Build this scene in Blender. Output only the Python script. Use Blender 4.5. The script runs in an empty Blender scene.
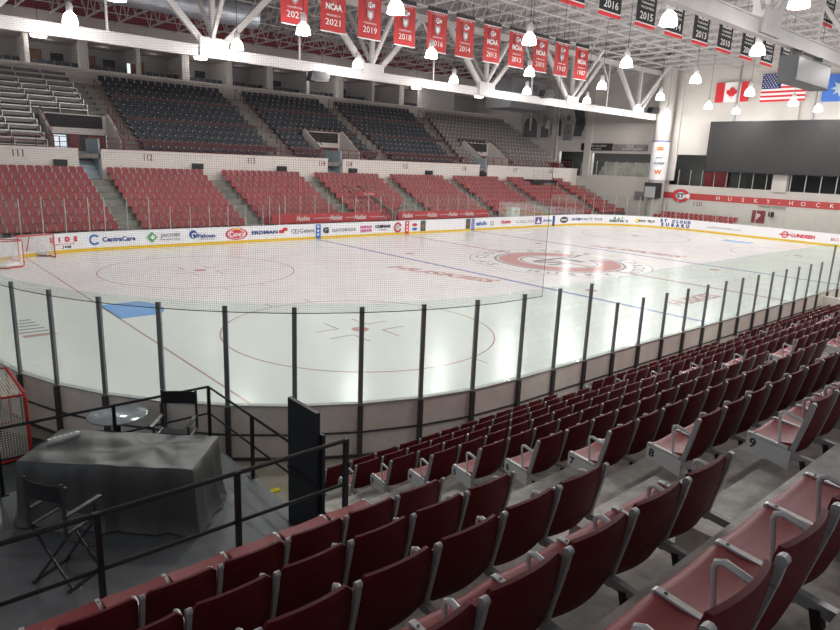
import bpy, math, random
from mathutils import Vector, Matrix
random.seed(7)
R = math.radians
S = bpy.context.scene
COL = S.collection

# ------------------------------------------------------------------ camera
def make_camera():
    y, p, r = R(48.498), R(13.376), R(2.362)
    f = Vector((math.cos(y)*math.cos(p), math.sin(y)*math.cos(p), -math.sin(p)))
    rt = Vector((math.sin(y), -math.cos(y), 0)); up = rt.cross(f)
    rt2 = math.cos(r)*rt + math.sin(r)*up; up2 = -math.sin(r)*rt + math.cos(r)*up
    m = Matrix((rt2, up2, -f)).transposed().to_4x4()
    m.translation = Vector((-1.882, -8.636, 5.63))
    cd = bpy.data.cameras.new('camera'); cd.sensor_width = 36; cd.lens = 642.68/840*36
    cd.clip_start = .05; cd.clip_end = 400
    c = bpy.data.objects.new('camera', cd); COL.objects.link(c); c.matrix_world = m
    S.camera = c
make_camera()

# ------------------------------------------------------------------ world, exposure
w = bpy.data.worlds.new('world'); S.world = w; w.use_nodes = True
w.node_tree.nodes['Background'].inputs[0].default_value = (.80, .86, .95, 1)
w.node_tree.nodes['Background'].inputs[1].default_value = .36
S.view_settings.view_transform = 'Standard'; S.view_settings.look = 'None'
S.view_settings.gamma = 1; S.view_settings.use_curve_mapping = False
S.view_settings.exposure = 0.1
S.cycles.use_denoising = True
S.cycles.max_bounces = 8; S.cycles.transparent_max_bounces = 24
S.cycles.sample_clamp_indirect = 6
LAMP_W = 575          # spot power of one arena lamp
GLOW = 9              # brightness of the lit acrylic bells

# ------------------------------------------------------------------ materials
M = {}
def mat(name, col, rough=.6, metal=0, spec=.5, noise=0, nscale=4, bump=0, bscale=30, emit=None, estr=0, coat=0, detail=6):
    m = bpy.data.materials.new(name); m.use_nodes = True; nt = m.node_tree
    b = nt.nodes['Principled BSDF']
    b.inputs['Base Color'].default_value = (*col, 1); b.inputs['Roughness'].default_value = rough
    b.inputs['Metallic'].default_value = metal; b.inputs['Specular IOR Level'].default_value = spec
    if coat: b.inputs['Coat Weight'].default_value = coat
    tc = nt.nodes.new('ShaderNodeTexCoord')
    if noise:
        n = nt.nodes.new('ShaderNodeTexNoise'); n.inputs['Scale'].default_value = nscale; n.inputs['Detail'].default_value = detail
        n.inputs['Roughness'].default_value = .65
        nt.links.new(tc.outputs['Object'], n.inputs['Vector'])
        mx = nt.nodes.new('ShaderNodeMix'); mx.data_type = 'RGBA'
        mx.inputs[6].default_value = (*[c*(1-noise) for c in col], 1); mx.inputs[7].default_value = (*[min(1, c*(1+noise)) for c in col], 1)
        cr = nt.nodes.new('ShaderNodeMapRange'); cr.inputs[1].default_value = .3; cr.inputs[2].default_value = .7
        nt.links.new(n.outputs['Fac'], cr.inputs[0]); nt.links.new(cr.outputs[0], mx.inputs[0])
        nt.links.new(mx.outputs[2], b.inputs['Base Color'])
    if bump:
        n2 = nt.nodes.new('ShaderNodeTexNoise'); n2.inputs['Scale'].default_value = bscale; n2.inputs['Detail'].default_value = 4
        nt.links.new(tc.outputs['Object'], n2.inputs['Vector'])
        bp = nt.nodes.new('ShaderNodeBump'); bp.inputs['Strength'].default_value = bump; bp.inputs['Distance'].default_value = .01
        nt.links.new(n2.outputs['Fac'], bp.inputs['Height']); nt.links.new(bp.outputs[0], b.inputs['Normal'])
    if emit:
        b.inputs['Emission Color'].default_value = (*emit, 1); b.inputs['Emission Strength'].default_value = estr
    M[name] = m; return m
def ribbed(name, col, axis, scale, strength, rough=.5, dist=.004, noise=.06, spec=.5):
    m = mat(name, col, rough, spec=spec, noise=noise, nscale=6); nt = m.node_tree; b = nt.nodes['Principled BSDF']
    tc = nt.nodes.new('ShaderNodeTexCoord'); wv = nt.nodes.new('ShaderNodeTexWave'); wv.bands_direction = axis
    wv.inputs['Scale'].default_value = scale; wv.inputs['Distortion'].default_value = .0
    nt.links.new(tc.outputs['Object'], wv.inputs['Vector'])
    bp = nt.nodes.new('ShaderNodeBump'); bp.inputs['Strength'].default_value = strength; bp.inputs['Distance'].default_value = dist
    nt.links.new(wv.outputs['Fac'], bp.inputs['Height']); nt.links.new(bp.outputs[0], b.inputs['Normal'])
    return m
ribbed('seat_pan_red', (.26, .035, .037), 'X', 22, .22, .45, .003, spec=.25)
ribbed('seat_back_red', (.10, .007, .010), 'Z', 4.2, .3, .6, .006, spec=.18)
mat('seat_red_far', (.30, .03, .035), .5, noise=.15, nscale=1.3)
mat('seat_black', (.022, .03, .042), .45)
mat('seat_grey', (.23, .21, .195), .6, noise=.1, nscale=2)
mat('cast_grey', (.36, .355, .35), .42, .3, noise=.1, nscale=20)
mat('cast_light', (.62, .61, .60), .4, .15)
mat('cap_white', (.8, .8, .78), .5)
mat('black', (.01, .01, .012), .5)
mat('black_metal', (.02, .02, .022), .4, .4)
mat('black_panel', (.012, .014, .02), .55)
mat('cloth_black', (.034, .033, .032), .45, spec=1, noise=.1, nscale=3, bump=.2, bscale=60)
mat('canvas_black', (.014, .014, .016), .8)
mat('wood_black', (.03, .03, .032), .35)
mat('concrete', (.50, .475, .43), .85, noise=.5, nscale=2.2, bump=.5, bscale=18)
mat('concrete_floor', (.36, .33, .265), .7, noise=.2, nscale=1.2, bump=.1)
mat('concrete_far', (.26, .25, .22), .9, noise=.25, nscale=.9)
mat('rubber', (.03, .032, .036), .7, noise=.3, nscale=3)
mat('stage_grey', (.115, .12, .125), .55, noise=.3, nscale=1.6)
mat('wall_cream', (.82, .755, .70), .8, noise=.04, nscale=.5)
mat('column_paint', (.42, .40, .37), .8)
mat('wall_end', (.56, .525, .485), .8, noise=.05, nscale=.3)
mat('wall_red', (.22, .018, .025), .7)
mat('maroon', (.20, .03, .035), .5); mat('dark_maroon', (.085, .018, .022), .6)
mat('band_red', (.42, .05, .05), .6)
mat('fascia_tan', (.50, .44, .41), .8)
mat('truss_white', (.52, .495, .48), .5, noise=.05, nscale=1)
mat('joist_grey', (.58, .56, .55), .6)
ribbed('roof_deck', (.38, .36, .36), 'Y', 2.0, .6, .6, .05)
mat('duct_metal', (.42, .45, .50), .35, .6, noise=.15, nscale=1.5)
mat('board_white', (.82, .82, .84), .3, coat=.3)
mat('board_yellow', (.75, .50, .03), .35)
mat('board_tan', (.88, .79, .70), .6, noise=.12, nscale=1.5)
mat('board_steel', (.09, .088, .085), .45, .3)
mat('steel_post', (.24, .24, .245), .35, .35)
mat('alu', (.62, .62, .62), .35, .7)
mat('cap_steel', (.40, .40, .39), .5, noise=.1)
mat('net_white', (.62, .58, .52), .9)
mat('goal_red', (.55, .03, .03), .4)
mat('banner_red', (.45, .035, .035), .8, noise=.08, nscale=2)
mat('banner_black', (.022, .022, .026), .8)
mat('banner_white', (.75, .73, .72), .8)
mat('silver_print', (.35, .35, .36), .7)
mat('flag_red', (.60, .03, .04), .8)
mat('flag_white', (.80, .79, .78), .8)
mat('flag_navy', (.02, .035, .16), .8)
mat('flag_blue', (.06, .16, .52), .8)
mat('screen_grey', (.035, .033, .034), .6, spec=.2, noise=.12, nscale=.3)
mat('speaker_grey', (.07, .075, .075), .6)
mat('door_brown', (.22, .11, .045), .6)
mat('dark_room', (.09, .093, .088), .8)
mat('suite_grey', (.36, .355, .35), .8)
mat('suite_col', (.62, .59, .56), .8)
mat('curtain_grey', (.55, .52, .50), .9)
mat('bleacher', (.20, .19, .18), .45, .3)
mat('bleacher_edge', (.60, .58, .57), .35, .4)
mat('daylight_pane', (.8, .9, .95), .5, emit=(.75, .9, 1), estr=.7)
mat('pale_blue', (.42, .50, .55), .7)
mat('exit_lit', (.7, .9, .8), .5, emit=(.8, 1, .9), estr=1)
mat('ink_black', (.03, .03, .035), .6); mat('ink_navy', (.03, .06, .25), .6); mat('ink_blue', (.04, .15, .45), .6)
mat('ink_red', (.60, .03, .05), .6); mat('ink_pink', (.55, .10, .30), .6); mat('ink_grey', (.30, .30, .31), .6)
mat('ink_green', (.10, .32, .10), .6); mat('ink_yellow', (.85, .60, .05), .6); mat('ink_purple', (.12, .05, .22), .6); mat('ink_orange', (.7, .2, .03), .6)
mat('ice_red', (.55, .33, .33), .16); mat('ice_blue', (.27, .31, .58), .16); mat('ice_pink', (.62, .34, .33), .18)
mat('ice_crease', (.22, .42, .80), .16); mat('ice_grey', (.38, .37, .37), .16); mat('ice_white', (.78, .79, .79), .16); mat('ice_rose', (.60, .36, .34), .16)
mat('shade_lit', (.9, .88, .85), .4, emit=(1, .95, .90), estr=GLOW)
mat('lens_lit', (.9, .9, .85), .4, emit=(1, .96, .9), estr=6)
mat('lamp_metal', (.72, .71, .70), .4, .4)
mat('mural_grey', (.42, .40, .40), .8, noise=.25, nscale=.9); mat('mural_dark', (.08, .078, .08), .8, noise=.4, nscale=3); mat('mural_mid', (.22, .21, .21), .8, noise=.4, nscale=3)
mat('white_plastic', (.7, .7, .69), .4)
mat('tape_yellow', (.8, .65, .02), .6)
mat('grey_glass_top', (.30, .32, .35), .12, .2)
mat('red_rail', (.20, .035, .04), .45)

def ice_material():
    m = mat('ice', (.78, .77, .76), .17, noise=.03, nscale=.5, spec=.35); nt = m.node_tree; b = nt.nodes['Principled BSDF']
    tc = nt.nodes.new('ShaderNodeTexCoord'); n = nt.nodes.new('ShaderNodeTexNoise'); n.inputs['Scale'].default_value = .9; n.inputs['Detail'].default_value = 7
    nt.links.new(tc.outputs['Object'], n.inputs['Vector'])
    mr = nt.nodes.new('ShaderNodeMapRange'); mr.inputs[3].default_value = .16; mr.inputs[4].default_value = .30
    nt.links.new(n.outputs['Fac'], mr.inputs[0]); nt.links.new(mr.outputs[0], b.inputs['Roughness'])
ice_material()

def glass_material(name, tint, gl):
    m = bpy.data.materials.new(name); m.use_nodes = True; nt = m.node_tree; nt.nodes.clear()
    o = nt.nodes.new('ShaderNodeOutputMaterial'); t = nt.nodes.new('ShaderNodeBsdfTransparent'); g = nt.nodes.new('ShaderNodeBsdfGlossy')
    t.inputs[0].default_value = (*tint, 1); g.inputs[1].default_value = .03; g.inputs[0].default_value = (.9, 1, .95, 1)
    fr = nt.nodes.new('ShaderNodeFresnel'); fr.inputs[0].default_value = 1.35
    ml = nt.nodes.new('ShaderNodeMath'); ml.operation = 'MULTIPLY'; ml.inputs[1].default_value = gl
    mx = nt.nodes.new('ShaderNodeMixShader')
    nt.links.new(fr.outputs[0], ml.inputs[0]); nt.links.new(ml.outputs[0], mx.inputs[0]); nt.links.new(t.outputs[0], mx.inputs[1]); nt.links.new(g.outputs[0], mx.inputs[2])
    nt.links.new(mx.outputs[0], o.inputs[0]); M[name] = m
glass_material('rink_glass', (.925, .975, .950), .10)
glass_material('clear_glass', (.955, .97, .965), .35)
def net_material(name, pitch, wid, col):
    m = bpy.data.materials.new(name); m.use_nodes = True; nt = m.node_tree; nt.nodes.clear()
    o = nt.nodes.new('ShaderNodeOutputMaterial'); t = nt.nodes.new('ShaderNodeBsdfTransparent'); d = nt.nodes.new('ShaderNodeBsdfDiffuse'); d.inputs[0].default_value = (*col, 1)
    uv = nt.nodes.new('ShaderNodeUVMap'); sp = nt.nodes.new('ShaderNodeSeparateXYZ'); nt.links.new(uv.outputs[0], sp.inputs[0])
    fs = []
    for k in (0, 1):
        a = nt.nodes.new('ShaderNodeMath'); a.operation = 'DIVIDE'; a.inputs[1].default_value = pitch; nt.links.new(sp.outputs[k], a.inputs[0])
        b = nt.nodes.new('ShaderNodeMath'); b.operation = 'FRACT'; nt.links.new(a.outputs[0], b.inputs[0])
        c = nt.nodes.new('ShaderNodeMath'); c.operation = 'LESS_THAN'; c.inputs[1].default_value = wid/pitch; nt.links.new(b.outputs[0], c.inputs[0]); fs.append(c)
    mxm = nt.nodes.new('ShaderNodeMath'); mxm.operation = 'MAXIMUM'; nt.links.new(fs[0].outputs[0], mxm.inputs[0]); nt.links.new(fs[1].outputs[0], mxm.inputs[1])
    mx = nt.nodes.new('ShaderNodeMixShader'); nt.links.new(mxm.outputs[0], mx.inputs[0]); nt.links.new(t.outputs[0], mx.inputs[1]); nt.links.new(d.outputs[0], mx.inputs[2])
    nt.links.new(mx.outputs[0], o.inputs[0]); M[name] = m
net_material('safety_net', .039, .0026, (.30, .26, .26))
net_material('white_goal_net', .045, .010, (.75, .74, .72))
net_material('goal_net', .045, .016, (.62, .56, .48))

# ------------------------------------------------------------------ mesh helpers
class MB:
    def __init__(s): s.v = []; s.f = []; s.m = []; s.uv = None
    def add(s, vs, fs, mi=0):
        o = len(s.v); s.v += [tuple(v) for v in vs]; s.f += [tuple(i+o for i in f) for f in fs]; s.m += [mi]*len(fs); return s
    def box(s, x0, x1, y0, y1, z0, z1, mi=0):
        return s.add([(x0,y0,z0),(x1,y0,z0),(x1,y1,z0),(x0,y1,z0),(x0,y0,z1),(x1,y0,z1),(x1,y1,z1),(x0,y1,z1)],
            [(0,3,2,1),(4,5,6,7),(0,1,5,4),(1,2,6,5),(2,3,7,6),(3,0,4,7)], mi)
    def bar(s, a, b, w, h=None, mi=0, up=(0,0,1)):
        h = h or w; a = Vector(a); b = Vector(b); d = (b-a).normalized(); u = Vector(up)
        if abs(d.dot(u)) > .98: u = Vector((0,1,0))
        r = d.cross(u).normalized(); u = r.cross(d).normalized(); P = []
        for p in (a, b):
            for sx, sz in ((-1,-1),(1,-1),(1,1),(-1,1)): P.append(p + r*sx*w/2 + u*sz*h/2)
        return s.add(P, [(0,1,2,3),(7,6,5,4),(0,4,5,1),(1,5,6,2),(2,6,7,3),(3,7,4,0)], mi)
    def tube(s, pts, r, n=8, mi=0, closed=False, rr=None):
        pts = [Vector(p) for p in pts]; N = len(pts); P = []; F = []
        pu = None
        for i, p in enumerate(pts):
            if closed: d = pts[(i+1)%N]-pts[i-1]
            else: d = pts[min(i+1, N-1)]-pts[max(i-1, 0)]
            d.normalize(); u = Vector((0,0,1)) if pu is None else pu
            if abs(d.dot(u)) > .98: u = Vector((1,0,0)) if abs(d.x) < .9 else Vector((0,1,0))
            q = d.cross(u).normalized(); u = q.cross(d).normalized(); pu = u
            ri = rr[i] if rr else r
            for k in range(n):
                t = 2*math.pi*k/n; P.append(p + q*math.cos(t)*ri + u*math.sin(t)*ri)
        for i in range(N if closed else N-1):
            j = (i+1) % N
            for k in range(n): l = (k+1)%n; F.append((i*n+k, i*n+l, j*n+l, j*n+k))
        if not closed: F.append(tuple(range(n))[::-1]); F.append(tuple((N-1)*n+k for k in range(n)))
        return s.add(P, F, mi)
    def lathe(s, prof, c=(0,0,0), n=20, mi=0, cap=True):
        P = []; F = []; N = len(prof)
        for r, z in prof:
            for k in range(n): t = 2*math.pi*k/n; P.append((c[0]+r*math.cos(t), c[1]+r*math.sin(t), c[2]+z))
        for i in range(N-1):
            for k in range(n): l = (k+1)%n; F.append((i*n+k, i*n+l, (i+1)*n+l, (i+1)*n+k))
        if cap: F.append(tuple(range(n))[::-1]); F.append(tuple((N-1)*n+k for k in range(n)))
        return s.add(P, F, mi)
    def prism(s, poly, z0, z1, mi=0, tf=None):
        n = len(poly); P = [(x,y,z0) for x,y in poly]+[(x,y,z1) for x,y in poly]
        if tf: P = [tf(p) for p in P]
        return s.add(P, [tuple(range(n))[::-1], tuple(range(n, 2*n))]+[(i,(i+1)%n,n+(i+1)%n,n+i) for i in range(n)], mi)
    def shell(s, fn, nu, nv, off, mi=0):
        """a curved sheet fn(u,v) with thickness: off is a vector"""
        off = Vector(off); A = [Vector(fn(i/nu, j/nv)) for j in range(nv+1) for i in range(nu+1)]; n = len(A)
        P = A+[a+off for a in A]; F = []; W = nu+1
        for j in range(nv):
            for i in range(nu):
                a = j*W+i; F.append((a,a+1,a+1+W,a+W)); F.append((n+a,n+a+W,n+a+1+W,n+a+1))
        rim = [i for i in range(W)]+[j*W+nu for j in range(1, nv+1)]+[nv*W+i for i in range(nu-1, -1, -1)]+[j*W for j in range(nv-1, 0, -1)]
        for k in range(len(rim)): a = rim[k]; b = rim[(k+1)%len(rim)]; F.append((b,a,n+a,n+b))
        return s.add(P, F, mi)
    def mesh(s, name, mats, smooth=False):
        me = bpy.data.meshes.new(name); me.from_pydata(s.v, [], s.f)
        for m in (mats if isinstance(mats, (list, tuple)) else [mats]): me.materials.append(M[m])
        if any(s.m): me.polygons.foreach_set('material_index', s.m)
        if smooth:
            me.polygons.foreach_set('use_smooth', [True]*len(s.f)); me.set_sharp_from_angle(angle=R(38))
        me.update(); return me
    def build(s, name, mats, parent=None, smooth=False, loc=(0,0,0), rz=0):
        o = bpy.data.objects.new(name, s.mesh(name, mats, smooth)); COL.objects.link(o)
        o.location = loc; o.rotation_euler = (0,0,rz)
        if parent: o.parent = parent
        return o
def tag(o, label=None, cat=None, group=None, kind=None):
    if label: o['label'] = label
    if cat: o['category'] = cat
    if group: o['group'] = group
    if kind: o['kind'] = kind
    return o
def thing(name, label, cat, loc=(0,0,0), rz=0, group=None):
    o = bpy.data.objects.new(name, None); COL.objects.link(o); o.location = loc; o.rotation_euler = (0,0,rz); o.empty_display_size = .1
    return tag(o, label, cat, group)
def struct(o): o['kind'] = 'structure'; return o
def dup(root, loc, rz=None, label=None, group=None):
    def cp(o, par):
        c = o.copy(); COL.objects.link(c)
        if par: c.parent = par
        for ch in o.children: cp(ch, c)
        return c
    r = cp(root, None); r.location = loc
    if rz is not None: r.rotation_euler = (0,0,rz)
    if label: r['label'] = label
    if group: r['group'] = group
    return r
def text(body, size, loc, facing, m, parent=None, name='lettering', width=None, ext=.003, bold=0, shear=0, align='CENTER', kind=None):
    """facing: '-Y' (read looking along +Y), '-X' (read looking along +X), 'up'"""
    cu = bpy.data.curves.new('t', 'FONT'); cu.body = body; cu.size = size; cu.align_x = align; cu.align_y = 'CENTER'
    cu.extrude = ext; cu.offset = bold; cu.shear = shear; cu.resolution_u = 2
    tmp = bpy.data.objects.new('t', cu); me = bpy.data.meshes.new_from_object(tmp); bpy.data.objects.remove(tmp)
    if width and len(me.vertices):
        xs = [v.co.x for v in me.vertices]; k = width/(max(xs)-min(xs))
        for v in me.vertices: v.co.x *= k
    me.materials.clear(); me.materials.append(M[m]); me.name = name
    o = bpy.data.objects.new(name, me); COL.objects.link(o); o.location = loc
    o.rotation_euler = {'-Y': (R(90),0,0), '-X': (R(90),0,R(-90)), 'up': (0,0,0)}[facing]
    if parent: o.parent = parent
    return o
ORD = ['zeroth','first','second','third','fourth','fifth','sixth','seventh','eighth','ninth','tenth','eleventh','twelfth','thirteenth','fourteenth','fifteenth','sixteenth','seventeenth','eighteenth','nineteenth']
for _t, _u in (('twenty','twentieth'),('thirty','thirtieth'),('forty','fortieth')): ORD += [_u]+[_t+'-'+ORD[k] for k in range(1, 10)]
CAR = ['zero','one','two','three','four','five','six','seven','eight','nine','ten','eleven']
W, L, RC = 30.48, 60.96, 8.53

def rink_path(off=0, step=None, n=16):
    """closed rounded rectangle, counter-clockwise from (8.53,0)"""
    P = []; r = RC+off
    for cx, cy, a0 in ((L-RC, RC, -90), (L-RC, W-RC, 0), (RC, W-RC, 90), (RC, RC, 180)):
        for k in range(n+1):
            a = R(a0+90*k/n); P.append((cx+r*math.cos(a), cy+r*math.sin(a)))
    return P

# ================================================================== SETTING
# floor
b = MB(); b.box(-14, 70, -16, 60, -.35, -.012); struct(b.build('floor', 'concrete_floor'))
b = MB(); b.prism([(-14,2.6),(-1.0,2.6),(1.2,3.6),(-.2,6.0),(-1,10),(-1,30),(-14,30)], -.012, .004); struct(b.build('rubber_matting', 'rubber'))
# ice
b = MB(); b.prism(rink_path(-.02), -.01, .02)
ice = tag(b.build('ice_sheet', 'ice'), kind='structure')
ZI = .0215
def flat(name, polys, m, z=ZI, h=.002):
    b = MB()
    for p in polys: b.prism(p, z, z+h)
    return b.build(name, m, ice)
def rect(x0,x1,y0,y1): return [(x0,y0),(x1,y0),(x1,y1),(x0,y1)]
def ring(cx, cy, r, w, n=72, a0=0, a1=360):
    out = []
    for k in range(n):
        a = R(a0+(a1-a0)*k/n); c = R(a0+(a1-a0)*(k+1)/n)
        out.append([(cx+r*math.cos(a), cy+r*math.sin(a)), (cx+(r+w)*math.cos(a), cy+(r+w)*math.sin(a)), (cx+(r+w)*math.cos(c), cy+(r+w)*math.sin(c)), (cx+r*math.cos(c), cy+r*math.sin(c))])
    return out
def disc(cx, cy, r, n=28): return [(cx+r*math.cos(R(360*k/n)), cy+r*math.sin(R(360*k/n))) for k in range(n)]
GX, BX = 4.51, 22.61
yg = RC-math.sqrt(RC**2-(RC-GX)**2)
for x in (GX, L-GX): flat('goal_line', [rect(x-.03, x+.03, yg+.05, W-yg-.05)], 'ice_red')
for x in (BX, L-BX): flat('blue_line', [rect(x-.13, x+.13, .1, W-.1)], 'ice_blue')
flat('center_line', [rect(L/2-.12, L/2+.12, .1, W-.1)], 'ice_rose')
def faceoff(cx, cy, full=True):
    if full:
        P = ring(cx, cy, 4.52, .055)
        for sx in (-1, 1):
            for sy in (-1, 1):
                P.append(rect(cx+sx*.6-(.9 if sx < 0 else 0), cx+sx*.6+(.9 if sx > 0 else 0), cy+sy*.45-.03, cy+sy*.45+.03))
                P.append(rect(cx+sx*.6-.03, cx+sx*.6+.03, cy+sy*.45-(.9 if sy < 0 else 0), cy+sy*.45+(.9 if sy > 0 else 0)))
                P.append(rect(cx+sx*.87-.025, cx+sx*.87+.025, cy+sy*4.55-(.55 if sy < 0 else 0), cy+sy*4.55+(.55 if sy > 0 else 0)))
        flat('faceoff_circle', P, 'ice_red')
    flat('faceoff_dot', [disc(cx, cy, .3)], 'ice_pink', z=ZI+.001)
for cx in (10.61, L-10.61):
    for cy in (W/2-6.72, W/2+6.72): faceoff(cx, cy)
for cx in (BX+1.5, L-BX-1.5):
    for cy in (W/2-6.72, W/2+6.72): faceoff(cx, cy, False)
for x, sg in ((GX, 1), (L-GX, -1)):
    P = [(x, W/2-1.22), (x+sg*1.37, W/2-1.22)]+[(x+sg*math.sqrt(max(0, 1.83**2-y*y)), W/2+y) for y in (-1.1,-.8,-.4,0,.4,.8,1.1)]+[(x+sg*1.37, W/2+1.22), (x, W/2+1.22)]
    if sg < 0: P = P[::-1]
    flat('goal_crease', [P], 'ice_crease')
# centre-ice emblem: ringed C with letters
cx, cy = L/2, W/2
flat('emblem_ring', ring(cx, cy, 5.45, .05), 'ice_grey')
flat('emblem_outline', ring(cx, cy, 2.25, 1.75, 60, 14, 346), 'ice_grey', z=ZI+.001)
flat('emblem_edge', ring(cx, cy, 2.4, 1.42, 60, 18, 342), 'ice_white', z=ZI+.0032)
flat('emblem_letter_c', ring(cx, cy, 2.52, 1.18, 60, 22, 338), 'ice_pink', z=ZI+.0054)
text('ST', 2.6, (cx+.3, cy-.05, ZI+.008), 'up', 'ice_grey', ice, 'emblem_letters', width=4.2, ext=.001, bold=.09)
def ring_text(body, r, size, a0, a1, m):
    n = len(body)
    for i, ch in enumerate(body):
        if ch == ' ': continue
        a = a0+(a1-a0)*i/(n-1)
        o = text(ch, size, (cx+r*math.cos(R(a)), cy+r*math.sin(R(a)), ZI+.002), 'up', m, ice, 'ring_letter', ext=.001, bold=.02)
        o.rotation_euler = (0,0,R(a-90) if a0 > a1 else R(a+90))
ring_text('ST CLOUD STATE', 4.75, 1.0, 165, 15, 'ice_grey')
ring_text('HUSKY HOCKEY', 4.75, 1.0, 200, 340, 'ice_grey')
text('HUSKIES', 1.2, (20.7, 15.6, ZI+.001), 'up', 'ice_rose', ice, 'ice_advertisement', width=6.6, ext=.001, bold=.05, shear=.3).rotation_euler = (0,0,R(-74))
text('HUSKIES', 1.4, (40.1, 16.0, ZI+.001), 'up', 'ice_rose', ice, 'ice_advertisement', width=7.2, ext=.001, bold=.05, shear=.3).rotation_euler = (0,0,R(-84))
text('HUSKIES', 1.2, (26.6, 4.7, ZI+.001), 'up', 'ice_rose', ice, 'ice_advertisement', width=4.2, ext=.001, bold=.04, shear=.3)
b = MB()
for k in range(5): b.prism(rect(1.35+.1*k, 2.3-.05*k, 13.6+.42*k, 13.75+.42*k), ZI, ZI+.002)
b.build('ice_marking', 'ice_grey', ice); flat('ice_marking', [rect(1.5, 2.4, 13.05, 13.35)], 'ice_rose')

# ------------------------------------------------------------------ rink barrier
def path_points():
    """(x,y,angle of outward normal) along the whole barrier, posts every 1.22 m; starts on the near side"""
    P = []; s = 1.22
    k = 0
    x = 8.66
    while x < L-RC: P.append((x, 0, -90)); x += 1.223
    def arc(cx, cy, a0, off):
        n = 11
        return [(cx+RC*math.cos(R(a0+90*(i+off)/n)), cy+RC*math.sin(R(a0+90*(i+off)/n)), a0+90*(i+off)/n) for i in range(n)]
    P += arc(L-RC, RC, -90, .5)
    y = RC+.3
    while y < W-RC: P.append((L, y, 0)); y += 1.223
    P += arc(L-RC, W-RC, 0, .5)
    x = L-RC-.1
    xs = [8.74+1.223*i for i in range(36)]
    for x in reversed(xs):
        P.append((x, W, 90))
    P += arc(RC, W-RC, 90, .5)
    y = W-RC-.3
    while y > RC: P.append((0, y, 180)); y -= 1.223
    P += arc(RC, RC, 180, 0)
    return P
PP = path_points()
def sect(i):
    x, y, a = PP[i]
    if a == 90 or (a > 90 and a < 180) or (0 < a < 90): return 'far'
    if a == 0 or (-90 < a < 0 and x > 50): return 'right'
    return 'near'
roots = {'near': thing('dasher_boards', 'near curved rink boards with dark posts and tall clear glass, tan outer panels', 'rink boards'),
         'far': thing('dasher_boards', 'far white rink boards covered in sponsor logos with glass above', 'rink boards'),
         'right': thing('dasher_boards', 'white end boards with glass below the red lettered wall band', 'rink boards')}
def wallseg(b, p, q, t0, t1, z0, z1, mi=0):
    """a slab between path points p,q, from t0 inside to t1 outside"""
    def o(pt, t): a = R(pt[2]); return (pt[0]+t*math.cos(a), pt[1]+t*math.sin(a))
    a, c, d, e = o(p, t0), o(q, t0), o(q, t1), o(p, t1)
    b.add([(a[0],a[1],z0),(c[0],c[1],z0),(d[0],d[1],z0),(e[0],e[1],z0),(a[0],a[1],z1),(c[0],c[1],z1),(d[0],d[1],z1),(e[0],e[1],z1)],
          [(0,1,2,3),(7,6,5,4),(0,4,5,1),(1,5,6,2),(2,6,7,3),(3,7,4,0)], mi)
HB = 1.085
mbs = {k: {n: MB() for n in ('facing','kick','cap','outer','rails','glasscap')} for k in roots}
N = len(PP)
for i in range(N):
    p, q = PP[i], PP[(i+1)%N]; sc = sect(i); mb = mbs[sc]
    hg = 3.05; hp = 3.0
    gap = None
    if p[2] == -90 and 12 < p[0] < 27.2: hp = 2.40; hg = 3.08
    if p[2] == 90 and 12 < p[0] < 20.2: hp = hg = 2.45
    if p[2] == 90 and 41.5 < p[0] < 50: hp = hg = 2.5
    bench = q[2] == 90 and 19.6 < q[0] < 41.4 and p[2] == 90
    wallseg(mb['facing'], p, q, -.02, .02, .02, HB); wallseg(mb['kick'], p, q, -.032, -.0205, .03, .21)
    wallseg(mb['cap'], p, q, -.035, .09, HB, HB+.025)
    wallseg(mb['outer'], p, q, .03, .05, 0.0, HB-.02)
    wallseg(mb['rails'], p, q, .05, .08, .50, .53); wallseg(mb['rails'], p, q, .05, .08, .0, .05)
    root = roots[sc]
    if not bench:
        g = MB(); wallseg(g, (p[0]+0,p[1],p[2]), q, .02, .033, HB+.03, hg); g.build('glass_pane', 'rink_glass' if sc == 'near' else 'clear_glass', root)
    a = R(p[2]); ox, oy = math.cos(a), math.sin(a)
    if bench and p[0] < 41 : hp = HB
    b = MB()
    tx, ty = -oy, ox
    wpost = .045 if sc == 'near' else .04
    c0 = Vector((p[0]+ox*.06, p[1]+oy*.06, 0))
    if sc == 'near':
        b.bar(c0+Vector((0,0,HB-.12)), c0+Vector((0,0,hp)), .085, .05, 0, up=(ox,oy,0))
        b.build('glass_post', 'steel_post', root)
        b = MB(); c1 = Vector((p[0]+ox*.085, p[1]+oy*.085, 0)); b.bar(c1, c1+Vector((0,0,HB-.02)), .095, .07, 0, up=(ox,oy,0)); b.build('board_post', 'board_steel', root)
    elif hp > HB+.1:
        c0 = Vector((p[0]+ox*.05, p[1]+oy*.05, 0)); b.bar(c0, c0+Vector((0,0,hp)), wpost, wpost, 0, up=(ox,oy,0)); b.build('glass_post', 'alu', root)
for k, mb in mbs.items():
    r = roots[k]
    mb['facing'].build('white_facing', 'board_white', r); mb['kick'].build('kickplate', 'board_yellow', r)
    mb['cap'].build('cap_rail', 'cap_steel' if k == 'near' else 'board_white', r)
    mb['outer'].build('outer_panel', 'board_tan' if k == 'near' else 'board_white', r)
    mb['rails'].build('frame_rail', 'board_steel' if k == 'near' else 'alu', r)
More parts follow.
